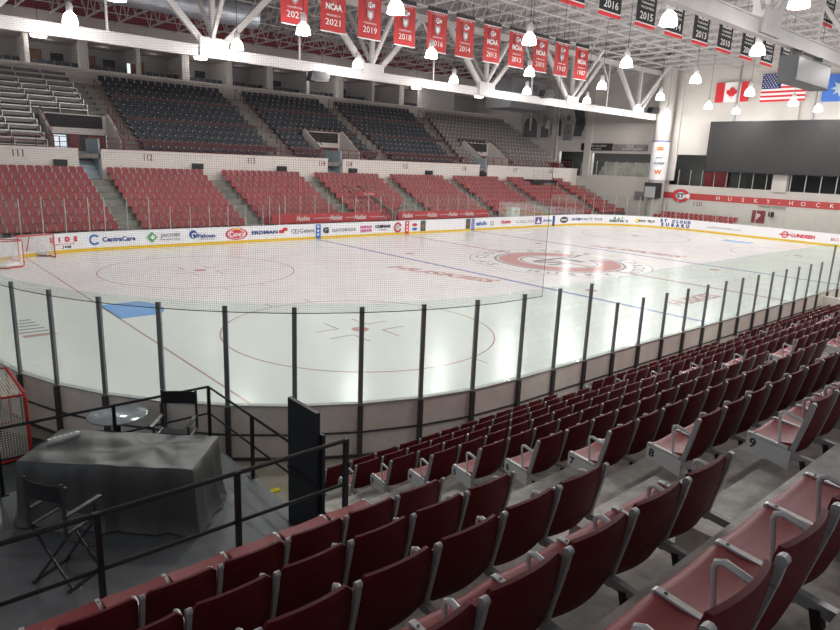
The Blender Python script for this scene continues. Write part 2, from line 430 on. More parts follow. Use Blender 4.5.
# ------------------------------------------------------------------ sponsor panels on the far boards
FB = roots['far']; YA = W-.036
def panel(x0, x1, z0, z1, m, y=YA, h=.006, parent=None, name='sponsor_panel'):
    b = MB(); b.box(x0, x1, y-h, y, z0, z1); return b.build(name, m, parent or FB)
def ad(body, x0, x1, z, size, m, y=YA-.004, bold=.012, shear=0, parent=None):
    return text(body, size, ((x0+x1)/2, y, z), '-Y', m, parent or FB, 'sponsor_lettering', width=x1-x0, bold=bold, shear=shear)
def adisc(x, z, r, m, y=YA, sx=1, name='sponsor_logo', parent=None, n=24, h=.006):
    b = MB(); b.prism([(r*sx*math.cos(R(360*k/n)), r*math.sin(R(360*k/n))) for k in range(n)], 0, h, tf=lambda p: (x+p[0], y-p[2], z+p[1])); return b.build(name, m, parent or FB)
def aring(x, z, r, w_, m, a0, a1, y=YA, name='sponsor_logo', parent=None, sx=1, h=.006):
    b = MB()
    for p in ring(0, 0, r, w_, 24, a0, a1): b.prism(p, 0, h, tf=lambda q: (x+q[0]*sx, y-q[2], z+q[1]))
    return b.build(name, m, parent or FB)
def stc(x, z, r, facing='-Y', parent=None, y=YA, bg=True, x0=None):
    """the C emblem with letters inside"""
    if facing == '-Y':
        if bg: parent = adisc(x, z, r*1.12, 'banner_white', y, parent=parent, name='emblem_field')
        aring(x, z, r*.62, r*.42, 'ink_black', 22, 338, y-.007, parent=parent, name='emblem_outline')
        aring(x, z, r*.68, r*.30, 'ink_red', 26, 334, y-.014, parent=parent, name='emblem_letter_c')
        text('ST', r*.8, (x+r*.05, y-.024, z), '-Y', 'ink_black', parent or FB, 'emblem_letters', width=r*1.0, bold=.01*r, ext=.002)
def arc_text(cx_, k, body, size, m, z, width, bold=.01):
    """lettering that follows the curved boards, one letter after another"""
    n = len(body); a_w = math.degrees(width/(RC-.05)); 
    for i, ch in enumerate(body):
        if ch == ' ': continue
        a = R(k+a_w/2-a_w*(i+.5)/n)
        o = text(ch, size, (cx_+(RC-.05)*math.cos(a), W-RC+(RC-.05)*math.sin(a), z), '-Y', m, FB, 'sponsor_lettering', bold=bold); o.rotation_euler = (R(90), 0, a-R(90))
def ad_left(k, body, size, m, z, width, bold=.01): arc_text(RC, k, body, size, m, z, width, bold)
ad_left(104, 'E I D E', .34, 'ink_red', .76, 1.5, .025); ad_left(104, 'CHRYSLER', .13, 'ink_red', .52, 1.2, .004); ad_left(103, 'Jeep', .2, 'ink_black', .38, .5, .01)
aring(8.1, .66, .19, .11, 'ink_blue', 40, 320, YA-.015); ad('CentraCare', 8.5, 10.3, .64, .36, 'ink_navy')
b = MB(); b.prism([(0,-.33),(.33,0),(0,.33),(-.33,0)], 0, .006, tf=lambda p: (11.25+p[0], YA-p[2], .66+p[1])); b.build('sponsor_logo', 'ink_green', FB)
b = MB(); b.prism([(0,-.15),(.15,0),(0,.15),(-.15,0)], 0, .006, tf=lambda p: (11.3+p[0], YA-.007-p[2], .66+p[1])); b.build('sponsor_logo', 'board_white', FB)
ad('JACOBS', 11.75, 12.95, .74, .27, 'ink_grey'); ad('FINANCIAL', 11.75, 12.95, .49, .15, 'ink_grey', bold=.003)
adisc(13.75, .72, .26, 'ink_navy'); aring(13.8, .66, .1, .06, 'board_white', 0, 250, YA-.007); ad('Falcon', 14.0, 15.15, .60, .32, 'ink_navy'); ad('NATIONAL BANK', 14.1, 15.1, .40, .1, 'ink_grey', bold=.002)
adisc(16.6, .64, .38, 'ink_red', sx=2.0); adisc(16.6, .64, .31, 'board_white', YA-.007, sx=2.0, name='sponsor_logo'); adisc(16.6, .64, .27, 'ink_red', YA-.014, sx=1.98)
text("Cane's", .44, (16.6, YA-.024, .62), '-Y', 'board_white', FB, 'sponsor_lettering', width=1.0, bold=.012)
adisc(16.6, .96, .07, 'ink_yellow', YA-.014, sx=3)
ad('ERDMAN', 17.65, 19.55, .65, .30, 'ink_navy'); panel(19.65, 20.05, .56, .78, 'ink_red'); panel(19.95, 20.3, .70, .92, 'ink_red')
aring(20.8, .64, .12, .05, 'ink_grey', 0, 360); aring(21.02, .64, .12, .05, 'ink_grey', 0, 360, YA-.003); ad('Cetera', 21.25, 22.45, .65, .40, 'ink_grey')
panel(22.55, 22.95, .06, 1.06, 'ink_blue', name='blue_line_marker')
for zz in (.35, .62, .9): panel(22.68, 22.82, zz-.08, zz+.08, 'board_white', YA-.007)
ad('G', 23.15, 23.65, .60, .52, 'ink_black', bold=.04); ad('GATORADE', 23.9, 26.0, .58, .30, 'ink_grey')
for zz in (.72, .46): ad('NORTH ST' if zz > .6 else 'LIQUOR', 26.4, 27.5, zz, .24, 'ink_pink', bold=.02)
ad('CHIMAR', 27.75, 29.25, .72, .28, 'ink_black', bold=.02, shear=.2); ad('WORKS', 28.1, 28.9, .47, .14, 'ink_grey', bold=.003)
stc(30.0, .60, .38)
panel(30.75, 31.15, .06, 1.06, 'ink_red', name='center_line_marker')
for zz in (.35, .62, .9): panel(30.88, 31.02, zz-.08, zz+.08, 'board_white', YA-.007)
aring(31.75, .62, 0, .26, 'ink_red', 15, 165, sx=1.15); aring(31.75, .54, 0, .26, 'ink_blue', 195, 345, sx=1.15)
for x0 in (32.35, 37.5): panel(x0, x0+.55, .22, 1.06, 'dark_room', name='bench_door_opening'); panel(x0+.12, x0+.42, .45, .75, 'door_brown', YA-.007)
panel(38.2, 38.55, .06, 1.06, 'ink_blue', name='blue_line_marker'); text('VERIZON', .2, (38.375, YA-.008, .55), '-Y', 'board_white', FB, 'sponsor_lettering', width=.8).rotation_euler = (R(90), R(-90), 0)
ad('eich', 38.75, 40.1, .62, .46, 'ink_blue', bold=.02); aring(40.8, .6, .12, .1, 'silver_print', 0, 360); 
ad('Huskies', 41.9, 43.3, .66, .42, 'ink_red', bold=.012, shear=.35)
ad('CALLAN', 44.1, 46.6, .62, .38, 'ink_grey', bold=.0); panel(46.8, 47.75, .32, .98, 'ink_purple'); b = MB(); b.prism([(-.3,-.2),(.3,-.2),(0,.25)], 0, .006, tf=lambda p: (47.27+p[0], YA-.007-p[2], .62+p[1])); b.build('sponsor_logo', 'board_white', FB)
ad('Arvig', 47.95, 49.3, .62, .34, 'ink_blue'); panel(49.45, 49.8, .06, 1.06, 'ink_navy', name='blue_line_marker')
adisc(51.3, .62, .30, 'ink_black', sx=2.2); ad('WRIGHT', 50.8, 51.8, .60, .26, 'board_white', YA-.012)
def ad_at(k, body, size, m, z=.62, width=None, bold=.01, u=0): arc_text(L-RC, k, body, size, m, z, width, bold)
ad_at(85, 'UNITED', .30, 'ink_navy', width=1.3, bold=.02); ad_at(72, 'AFFINITY PLUS', .34, 'ink_purple', width=3.0)
ad_at(50, 'SCOOTER\'S', .3, 'ink_black', .50, 2.0, .02); ad_at(50, 'BAR', .3, 'ink_green', .78, 1.2, .03); ad_at(31, 'KWIK TRIP', .34, 'ink_black', width=1.6, bold=.01)
ad_at(37, 'O', .5, 'ink_yellow', width=.5, bold=.04)
ad_at(12, 'ST CLOUD', .38, 'ink_navy', .80, 3.1, .03); ad_at(12, 'SUBARU', .44, 'ink_navy', .42, 3.0, .03)
RB = roots['right']
def ad_r(body, y, z, size, m, width, bold=.01): return text(body, size, (L-.04, y, z), '-X', m, RB, 'sponsor_lettering', width=width, bold=bold)
ad_r('southtownsubaru.com', 18.9, .60, .28, 'ink_grey', 3.2, 0); ad_r('LUNDEEN', 11.9, .60, .40, 'ink_red', 1.9, .02)
b = MB()
for p in ring(0, 0, .2, .1, 24): b.prism(p, 0, .006, tf=lambda q: (L-.034-q[2], 13.4+q[0], .62+q[1]))
b.box(L-.045, L-.034, 12.9, 13.9, .57, .67); b.build('sponsor_logo', 'ink_red', RB)
text('BLUE', .34, (L-.04, 9.2, .6), '-X', 'ink_red', RB, 'sponsor_lettering', width=1.0)

# ------------------------------------------------------------------ stands, near side
YB = lambda n: -4.75+.816*(6-n)          # back of the seat row n
ZT = lambda n: .4*(n-1)                  # its tread
SP_L, SP_R = .535, .497
XL, XR = 1.90, 3.28                      # aisle edges
b = MB()
for n in range(5, 12): b.box(-9, 1.96, -12 if n == 11 else YB(n)-.10, YB(n)+.716, -.01 if n == 5 else ZT(n)-.9, ZT(n))
for n in range(1, 12):
    x0 = 1.96 if n > 4 else 2.60
    b.box(x0, 3.21, -12 if n == 11 else YB(n)-.10, YB(n)+.716, ZT(n)-(.9 if n > 3 else .4*(n-1)+.01), ZT(n)+.001*(n == 1))
    if n < 11: b.box(x0, 3.21, YB(n)-.10, YB(n)+.26, ZT(n), ZT(n)+.2)
struct(b.build('stand_concrete', 'concrete'))
b = MB()
for n in range(1, 12):
    b.box(3.21, 27.5, -12 if n == 11 else YB(n)-.10, YB(n)+.716, -.01 if n < 4 else ZT(n)-.9, ZT(n)+.001*(n == 1))
    if n < 11:
        for xa in (9.36, 17.16): b.box(xa, xa+1.1, YB(n)-.10, YB(n)+.26, ZT(n), ZT(n)+.2)
struct(b.build('stand_concrete', 'concrete'))
b = MB(); b.box(27.5, 27.65, -9, -.15, -.01, .98); struct(b.build('bench_end_wall', 'wall_cream'))

# ---- the seat
def seat_parts(s, root, end=None, number=None, last=False, folded=False):
    """s = seat pitch. local: faces +Y, back top at y=0, tread z=0, x from 0 to s"""
    c = s/2; hw = s/2-.0225
    def corner(v, a, k):
        if v < a: q = (a-v)/a
        elif v > 1-a: q = (v-1+a)/a
        else: return 1
        return 1-k*(1-math.sqrt(max(0, 1-q*q)))
    def back(u, v):
        t = 2*u-1
        t2 = t*corner(v, .13, .15)
        z = .375+.445*v - .010*t*t*(v if v > .8 else 0)
        y = .075*(1-v)**1.2 + .030*t*t - .026 - .012*math.sin(v*math.pi)
        return (c+t2*hw, y+.012, z)
    if folded:
        b = MB(); b.shell(lambda u, v: (c+(2*u-1)*hw*corner(v, .12, .14), .05+.29*v, .470+.010*(2*u-1)**2), 12, 12, (0,0,-.022)); b.build('backrest', 'seat_pan_red', root, True)
    else:
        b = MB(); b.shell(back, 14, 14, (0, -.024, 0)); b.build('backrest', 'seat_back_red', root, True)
    def pan(u, v):
        t = 2*u-1; e = 1-.06*(max(0, (v-.8)/.2))**2
        z = .432+.014*t*t - .022*math.sin(v*math.pi) + (.012 if v < .85 else .012-.035*((v-.85)/.15)**2)
        return (c+t*(hw+.002)*e, .075+.335*v, z)
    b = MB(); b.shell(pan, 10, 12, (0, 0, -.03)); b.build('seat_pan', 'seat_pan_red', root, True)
    def side(x):
        if folded:
            b = MB(); b.bar((x,-.10,.36), (x,.12,.38), .04, .05); b.build('standard', 'cast_grey', root, True)
        else:
         b = MB(); pts = [(x,.075,.34),(x,.060,.42),(x,.028,.56),(x,-.004,.70),(x,-.022,.805)]
         for i in range(4): b.bar(pts[i], (pts[i+1][0], pts[i+1][1], pts[i+1][2]+.004), .030, .036, up=(0,1,0))
         b.tube([(x-.017,-.022,.80),(x+.017,-.022,.80)], .021, 10)
         b.bar((x,-.10,.36), (x,.12,.38), .04, .05); b.build('standard', 'cast_grey', root, True)
        b = MB(); b.bar((x,.09,.412), (x,.385,.440), .034, .034); b.tube([(x-.017,.383,.438),(x+.017,.383,.438)], .018, 8); cb_ = b.build('cross_bar', 'cast_light', root, True)
        b = MB(); b.lathe([(.008,0),(.008,.003)], (x,.345,.455), 8, 0); b.build('bolt_cap', 'black_metal', cb_)
        if folded: return
        b = MB(); b.tube([(x,.158,.43),(x,.172,.54),(x,.188,.655),(x,.180,.680),(x,.155,.692),(x,.08,.675),(x,.0,.655)], .013, 8, rr=[.010,.010,.012,.015,.0155,.0155,.013]); b.build('armrest', 'cast_light', root, True)
    side(0)
    if last: side(s)
    if number is not None:
        b = MB(); x = -.030
        b.prism([(.06,.26),(.06,.405),(.385,.432),(.385,.325)], -.008, .008, tf=lambda p: (x+p[2], p[0], p[1])); pn_ = b.build('row_end_panel', 'cast_light', root)
        text(str(number), .105, (x-.010, .335, .380), '-X', 'ink_black', pn_, 'row_number', bold=.003, ext=.001)
    b = MB(); b.bar((.0,-.09,.10), (.0,-.02,.36), .05, .04); b.build('mounting_bracket', 'black_metal', root)
    return root
CAMP = Vector((-1.88, -8.64, 5.63))
slots = []   # (dist, x, n, pitch, section, k, last)
secs = {'L': (None, XL, SP_L), 'A': (XR, 9.25, SP_R), 'B': (10.55, 17.02, SP_R), 'C': (18.35, 26.8, SP_R)}
for n in range(5, 11):
    lo = {5:-2.8, 6:-3.6, 7:-3.0, 8:-2.2, 9:-1.7, 10:-1.0}[n]
    x = XL-SP_L; k = 1
    while x > lo: slots.append(((Vector((x, YB(n), ZT(n)+.6))-CAMP).length, x, n, 'L', k, k == 1)); x -= SP_L; k += 1
for sec in 'ABC':
    x0, x1, s = secs[sec]; cnt = round((x1-x0)/s)
    for n in range(1, 10):
        for k in range(cnt): slots.append(((Vector((x0+k*s, YB(n), ZT(n)+.6))-CAMP).length, x0+k*s, n, sec, k+1, k == cnt-1))
slots.sort()
protos = {}
def get_seat(sec, n, k, last):
    s = SP_L if sec == 'L' else SP_R
    num = n if (k == 1 and sec != 'L') else None
    fo = sec == 'L' and n == 5; key = (s, num, last, fo)
    if key not in protos:
        r = thing('stadium_seat', 'x', 'seat'); seat_parts(s, r, number=num, last=last, folded=fo); protos[key] = r; return r, True
    return protos[key], False
used = set(); rest = []
side_name = {'L': 'in the left block beside the camera', 'A': 'in the block right of the aisle', 'B': 'in the block past the second aisle', 'C': 'in the farthest block'}
PROTO_FIRST = []
for i, (d, x, n, sec, k, last) in enumerate(slots):
    if i >= 300: rest.append((x, n, sec)); continue
    p, new = get_seat(sec, n, k, last)
    if sec == 'L': lab = f'maroon seat, {ORD[k]} from the aisle, {ORD[n-4]} row behind the black rail'+(', back folded down' if n == 5 else '')
    else: lab = f'maroon seat {ORD[k]} right of the {"first" if sec=="A" else "second" if sec=="B" else "third"} aisle, near row number {CAR[n]}'
    grp = 'maroon seats of the near stand'
    if new: o = p
    else: o = dup(p, (0,0,0))
    o.location = (x, YB(n), ZT(n)); o['label'] = lab; o['group'] = grp

# ---- low-poly seat for distant rows; a single mesh datum
def far_seat(b, x, y, z, s, ang=180, m0=0, m1=1, arm=True):
    ca, sa = math.cos(R(ang)), math.sin(R(ang)); h = s/2-.03
    def T(p): return (x+p[0]*ca-p[1]*sa, y+p[0]*sa+p[1]*ca, z+p[2])
    # back, chamfered corners
    B = [(-h,.10,.40),(h,.10,.40),(h,.01,.74),(h*.78,0,.82),(-h*.78,0,.82),(-h,.01,.74)]
    P = [T(p) for p in B]+[T((p[0],p[1]-.03,p[2])) for p in B]
    b.add(P, [(0,1,2,3,4,5)[::-1],(6,7,8,9,10,11)]+[(i,(i+1)%6,6+(i+1)%6,6+i) for i in range(6)], m0)
    Q = [(-h,.09,.40),(h,.09,.40),(h,.46,.44),(-h,.46,.44)]
    P = [T(p) for p in Q]+[T((p[0],p[1],p[2]-.04)) for p in Q]
    b.add(P, [(0,1,2,3),(7,6,5,4),(0,4,5,1),(1,5,6,2),(2,6,7,3),(3,7,4,0)], m0)
    if arm:
        for q in ((-s/2-.014, -s/2+.014, -.01, .05, .38, .80), (-s/2-.018, -s/2+.018, .05, .30, .60, .63), (-s/2-.014, -s/2+.014, .27, .31, .38, .60)):
            P = [T((q[i], q[2+j], q[4+k])) for k in (0, 1) for j, i in ((0,0),(0,1),(1,1),(1,0))]
            b.add(P, [(0,3,2,1),(4,5,6,7),(0,1,5,4),(1,2,6,5),(2,3,7,6),(3,0,4,7)], m1)
    # foot
    P = [T(p) for p in ((-.03,-.08,.0),(.03,-.08,.0),(.03,.12,.0),(-.03,.12,.0),(-.03,-.0,.38),(.03,-.0,.38),(.03,.14,.40),(-.03,.14,.40))]
    b.add(P, [(0,3,2,1),(4,5,6,7),(0,1,5,4),(1,2,6,5),(2,3,7,6),(3,0,4,7)], 1)
stuff = MB()
for x, n, sec in rest: far_seat(stuff, x+SP_R/2, YB(n), ZT(n), SP_R, 0, 2)

# ------------------------------------------------------------------ stands, far side, lower bowl
FY = lambda n: 32+.816*(n-1); FZ = lambda n: .66+.373*(n-1)
lower = [(3.2,9.85),(11.2,17.9),(19.3,26.0),(27.4,34.1),(35.4,42.1),(43.4,50.1),(51.4,58.1),(59.4,64.5)]
b = MB()
for n in range(1, 10): b.box(-6, 64.9, FY(n)-.716, 39.2 if n == 9 else FY(n)+.10, -.01 if n < 3 else FZ(n)-.8, FZ(n))
for i in range(len(lower)-1):
    xa, xb = lower[i][1]+.02, lower[i+1][0]-.06
    for n in range(1, 9): b.box(xa, xb, FY(n)-.1, FY(n)+.10, FZ(n), FZ(n)+.187)
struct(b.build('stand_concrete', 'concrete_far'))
for i, (x0, x1) in enumerate(lower):
    cnt = round((x1-x0)/.4795); s = (x1-x0)/cnt
    for n in range(1, 10):
        for k in range(cnt):
            x = x0+(k+.5)*s
            if i == 7 and x > 64.7-.36*n: continue
            if i == 6 and n > 7 and x > 54.3: continue
            if abs(x-63.3) < 1.2 and FY(n)-27.75 < 1.5: continue
            if i == 3 and n < 5 and x > 30.2+(.8*n): continue   # the stair tunnel
            far_seat(stuff, x, FY(n), FZ(n), s)
for k in range(17): far_seat(stuff, 62.6, 19.0+.5*k, .45, .5, 90)
for k in range(17): far_seat(stuff, 63.5, 19.0+.5*k, .75, .5, 90)
o = stuff.build('seat_rows', ['seat_red_far', 'bleacher_edge', 'seat_back_red'])
tag(o, 'rows of red plastic seats filling the far lower stands and distant near rows', 'seats', kind='stuff')
b = MB(); b.box(61.8, 62.95, 18.7, 27.8, -.01, .45); b.box(62.95, 64.95, 18.7, 27.8, -.01, .75); struct(b.build('stand_concrete', 'concrete_far'))

# lower bowl back wall with stair recesses
b = MB()
for x0, x1 in ((-6, 9.75), (11.15, 29.2), (30.75, 47.9), (49.1, 64.9)): b.box(x0, x1, 39.2, 39.45, 3.0, 5.45); b.box(x0, x1, 39.12, 39.5, 5.45, 5.62)
struct(b.build('wall_far', 'wall_cream'))
for x0, x1 in ((9.75, 11.15), (29.2, 30.75), (47.9, 49.1)):
    b = MB(); b.box(x0-.02, x0+.08, 39.45, 42.5, 3.6, 5.6); b.box(x1-.08, x1+.02, 39.45, 42.5, 3.6, 6.3); b.box(x0-.02, x1+.02, 42.4, 42.6, 3.6, 5.4)
    for k in range(6): b.box(x0+.08, x1-.08, 39.5+.45*k, 42.4, 3.6+.3*k, 3.9+.3*k)
    struct(b.build('stair_recess', 'pale_blue'))
wf = thing('section_numbers', 'maroon section numbers painted along the cream wall behind the far lower seats', 'numbers')
for t, x in (('111',6.3),('112',14.2),('113',22.1),('114',28.6),('114',31.4),('115',37.8),('116',45.6),('117',53.5),('118',59.7)):
    text(t, .62, (x, 39.19, 5.16), '-Y', 'maroon', wf, 'section_number', width=.60, bold=.01)
for i, x in enumerate((8.62, 17.74, 24.72, 31.73, 40.73, 48.32)):
    b = MB(); b.box(-.38, .38, -.3, 0, -.2, .2); r = b.build('wall_speaker', 'black', loc=(x, 39.2, 4.66))
    g = MB(); g.box(-.34, .34, -.31, -.3, -.16, .16); g.build('grille', 'black_metal', r)
    tag(r, f'small black speaker on the cream wall near section {(111,112,113,114,115,116)[i]}' + ('' if True else ''), 'speaker', 'speakers along the far cream wall')

# ------------------------------------------------------------------ upper bowl
UY = lambda n: 40.9+.845*(n-1); UZ = lambda n: 5.32+.445*(n-1)
ports = [(8.7, 13.2), (29.8, 34.0), (50.2, 54.5)]
b = MB()
edges = [-6]+[e for p in ports for e in p]+[64.9]
segs = [(edges[i], edges[i+1], i % 2 == 1) for i in range(len(edges)-1)]
for x0, x1, isport in segs:
    for n in range(1, 14):
        if isport and n < 6: continue
        b.box(x0, x1, UY(n)-.745, UY(n)+.11, UZ(n)-(.9 if n > 1 else .3), UZ(n))
    b.box(x0, x1, 39.45, UY(1)-.745, 5.0, 5.32 if not isport else 5.31)
    if isport: b.box(x0, x1, UY(1)-.745, 45.6, 4.9, 5.31)
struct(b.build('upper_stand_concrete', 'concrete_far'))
# maroon risers that split the upper rows
b = MB()
for n in (2, 6, 10):
    for x0, x1 in ((14.5, 25.3), (27.1, 35.9), (37.5, 47.4)):
        pr_ = [p for p in ports if n < 6 and p[0] < x1 and p[1] > x0]
        for u0, u1 in ([(x0, x1)] if not pr_ else [(x0, pr_[0][0]-.1), (pr_[0][1]+.1, x1)]):
            if u1-u0 > .5: b.box(u0, u1, UY(n)-.765, UY(n)-.745, UZ(n)+.30, UZ(n)+.55)
b.build('trim_1', 'dark_maroon')['kind'] = 'structure'
# vomitory portals
for i, (x0, x1) in enumerate(ports):
    t = thing('entrance_portal', ['stair entrance with dark sign board and bright glass door beside section 111', 'stair entrance with dark sign board above section 114 numbers', 'stair entrance with dark sign board above section 116 number'][i], 'entrance', (0,0,0), 0, 'entrances in the upper stand')
    b = MB()
    for x in (x0, x1-.15): b.prism([(41.2,5.31),(44.37,5.31),(44.37,8.0),(44.1,8.15),(41.2,6.35)], 0, .15, tf=lambda p: (x+p[2], p[0], p[1]))
    b.box(x0+.15, x1-.15, 44.30, 44.37, 6.6, 8.0); b.build('side_walls', 'wall_cream', t)
    b = MB(); b.box(x0+.35, x1-.45, 44.18, 44.29, 7.05, 7.92); b.build('sign_board', 'screen_grey', t)
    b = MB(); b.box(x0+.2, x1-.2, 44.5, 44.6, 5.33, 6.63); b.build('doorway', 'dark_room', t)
    b = MB(); b.box(x0+.5, x0+1.6, 44.40, 44.46, 5.35, 6.5); b.build('glass_door', 'daylight_pane' if i == 0 else 'pale_blue', t)
    b = MB(); b.box(x0+1.8, x0+2.5, 44.40, 44.46, 5.35, 6.6); b.box(x0+3.0, x1-.4, 44.40, 44.46, 5.35, 6.6); b.build('door_panel', 'maroon', t)
    for x in (x0+.05, x1-.05):
        b = MB(); b.tube([(x,41.1,6.35),(x,44.1,7.95)], .045, 6); b.tube([(x,41.1,6.35),(x,41.1,5.31)], .04, 6)
        b.tube([(x,41.1,6.75),(x,44.1,8.35)], .035, 6); b.tube([(x,42.8,7.1),(x,42.8,7.55)], .03, 6); b.tube([(x,44.1,7.8),(x,44.1,8.35)], .03, 6)
        b.build('handrail', 'red_rail', t)
# front railing of the upper bowl
rr = thing('guard_rail', 'maroon steel guard rail along the front of the far upper stand', 'railing', (0, 39.85, 5.32))
for x0, x1 in ((-6, 9.7), (11.2, 29.1), (30.8, 47.8), (49.2, 64.8)):
    b = MB()
    for z in (.35, .68, 1.02): b.tube([(x0,0,z),(x1,0,z)], .03, 6)
    b.build('rail', 'red_rail', rr)
x = -6
while x < 64.8:
    if not any(a < x < c for a, c in ((9.7,11.2),(29.1,30.8),(47.8,49.2))):
        b = MB(); b.tube([(x,0,0),(x,0,1.04)], .035, 6); b.build('post', 'red_rail', rr)
    x += 1.35
# black seats, one datum, copied
b = MB(); far_seat(b, 0, 0, 0, .58, 180, 0, 1, False)
b.lathe([(.05,0),(.05,.06)], (-.29,-.2,.60), 6, 2); blk = b.mesh('black_seat', ['seat_black', 'black_metal', 'cap_white'])
b = MB(); far_seat(b, 0, 0, 0, .58, 180, 0, 1, False)
b.lathe([(.05,0),(.05,.12)], (-.29,-.2,.60), 6, 2); gry = b.mesh('grey_seat', ['seat_grey', 'black_metal', 'cap_white'])
bs = []; gs = []
def slope_seats(xa, xb, n, lst, sec, skip=None):
    cnt = int((xb-xa)/.58)
    for k in range(cnt):
        x = xa+.29+k*.58
        if any(p[0]-.4 < x < p[1]+.4 for p in ports) and n < 7: continue
        if n == 1 and xb-x < .5: continue
        lst.append((x, n, sec, k+1))
for n in range(1, 14):
    slope_seats(14.5, 25.0+(.0 if n < 3 else .5), n, bs, 'above section 112')
    slope_seats(27.1, 35.9, n, bs, 'above section 113')
    slope_seats(37.5, 48.3-.2*(13-n), n, bs, 'above section 115')
    slope_seats(50.3-.28*(13-n), 64.6, n, gs, 'right of section 116')
    
def put(lst, me, nm, word, cat, grp):
    lst.sort(key=lambda t: (t[0]+1.9)**2+(UY(t[1])+8.6)**2)
    rest = MB() ; src = me
    for i, (x, n, sec, k) in enumerate(lst):
        if i < 300:
            o = bpy.data.objects.new(nm, me); COL.objects.link(o); o.location = (x, UY(n), UZ(n))
            tag(o, f'{word} seat {sec}, {ORD[n]} row up, {ORD[k]} from its left', cat, grp)
        else:
            rest.v += [(v.co.x+x, v.co.y+UY(n), v.co.z+UZ(n)) for v in src.vertices]
            o0 = len(rest.v)-len(src.vertices)
            for p in src.polygons: rest.f.append(tuple(a+o0 for a in p.vertices)); rest.m.append(p.material_index)
    if rest.f:
        me2 = rest.mesh('seat_rows', [m.name for m in src.materials]); o = bpy.data.objects.new('seat_rows', me2); COL.objects.link(o)
        tag(o, f'more distant rows of {word} seats in the far upper stand', 'seats', kind='stuff')
put(bs, blk, 'theater_chair', 'black', 'seat', 'black seats of the far upper stand')
put(gs, gry, 'plastic_chair', 'grey', 'seat', 'grey seats of the far upper stand')
# aluminium bleachers, far left
for n in range(1, 14):
    x1 = 8.3 if n < 7 else 12.2
    x = x1; k = 0
    while x > -5:
        ln = 1.85; k += 1
        b = MB(); b.box(-ln+.06, 0, -.42, -.10, .38, .42, 0); b.box(-ln+.06, 0, -.44, -.42, .36, .42, 1)
        b.box(-ln+.06, 0, -.02, .02, .55, .80, 0); b.box(-ln+.06, 0, -.04, -.02, .77, .80, 1); b.box(-.05, 0, -.40, .02, 0, .78, 1)
        o = b.build('bleacher_bench', ['bleacher', 'bleacher_edge'], loc=(x, UY(n), UZ(n)))
        tag(o, f'silver bleacher bench above section 111, {ORD[n]} row up, {ORD[k]} from the right end', 'bench', 'aluminium benches above section 111')
        x -= ln
        if k > 8: break
# aisle handrails in upper bowl
for i, (xa) in enumerate((13.9, 26.4, 36.7, 49.3)):
    t = thing('aisle_rail', ['maroon handrails down the aisle left of the black seats', 'maroon handrails down the aisle between first and second black blocks', 'maroon handrails down the aisle between second and third black blocks', 'maroon handrails down the aisle between black and grey seats'][i], 'handrail', group='handrails in the upper aisles')
    for n in range(2 if i not in (0,) else 3, 13, 2):
        xr = xa-(.24*(13-n) if i == 3 else 0)
        b = MB(); y0, y1 = UY(n)-.5, UY(n)+.5; b.tube([(xr,y0,UZ(n)-.0),(xr,y0,UZ(n)+.85),(xr,y1,UZ(n)+1.3),(xr,y1,UZ(n)+.40)], .035, 6); b.build('rail', 'red_rail', t)
    # steps
b = MB()
for xa, xb in ((13.25, 14.4), (25.6, 27.0), (36.1, 37.4), (48.5, 49.6)):
    for n in range(1, 13):
        if any(p[0] < (xa+xb)/2 < p[1] for p in ports) and n < 6: continue
        d_ = .24*(13-n) if xa > 48 else 0; b.box(xa-d_, xb-d_, UY(n)-.2, UY(n)+.10, UZ(n), UZ(n)+.22)
struct(b.build('aisle_steps', 'concrete_far'))

# ------------------------------------------------------------------ suites level
SY = 52.3
b = MB(); b.box(-6, 65, SY-.35, SY, 10.6, 11.97); b.box(-6, 65, SY-.42, SY+.05, 11.9, 12.0); struct(b.build('suite_parapet', 'wall_cream'))
b = MB(); b.box(-6, 65, SY, 57, 10.9, 11.05); b.box(-6, 65, SY+.05, SY+1.7, 11.05, 11.55); struct(b.build('suite_floor', 'suite_grey'))
b = MB(); b.box(-6, 65, 57, 57.2, 10.9, 17.4); struct(b.build('wall_suites', 'suite_grey'))
b = MB(); b.box(-6, 65, SY-.1, 57, 14.25, 14.4); b.box(-6, 65, SY-.35, SY-.1, 14.25, 16.0); struct(b.build('suite_fascia', 'fascia_tan'))
b = MB(); b.box(-6, 65, SY-.1, SY+.1, 16.0, 17.4); struct(b.build('wall_upper', 'wall_red'))
for i in range(12):
    x = 14.2+4.23*i-8.46; wd = .26 if i % 2 == 1 else .55
    b = MB(); b.box(x-wd, x+wd*.2, SY+.05, SY+.7, 11.05, 14.25); struct(b.build('suite_column', 'suite_col'))
    b = MB(); b.box(x-.06, x+.06, SY+.7, 57, 11.05, 14.25); struct(b.build('suite_partition', 'suite_col'))
for i in range(0, 12, 1):
    l = bpy.data.objects.new('suite_light', bpy.data.lights.get('suite_light') or bpy.data.lights.new('suite_light', 'POINT')); l.data.energy = 5; l.data.shadow_soft_size = .3; COL.objects.link(l); l.location = (14.2+4.23*(i-2)+2, 54.9, 13.9)  # fill points without fixtures, added to brighten the suite interiors
chair_me = None
b = MB(); b.box(-.25, .25, -.25, .22, .40, .48); b.box(-.25, .25, .20, .28, .48, .95); b.box(-.05, .05, -.05, .05, 0, .40); b.box(-.2, .2, -.2, .2, 0, .05); chair_me = b.mesh('suite_chair', 'seat_black')
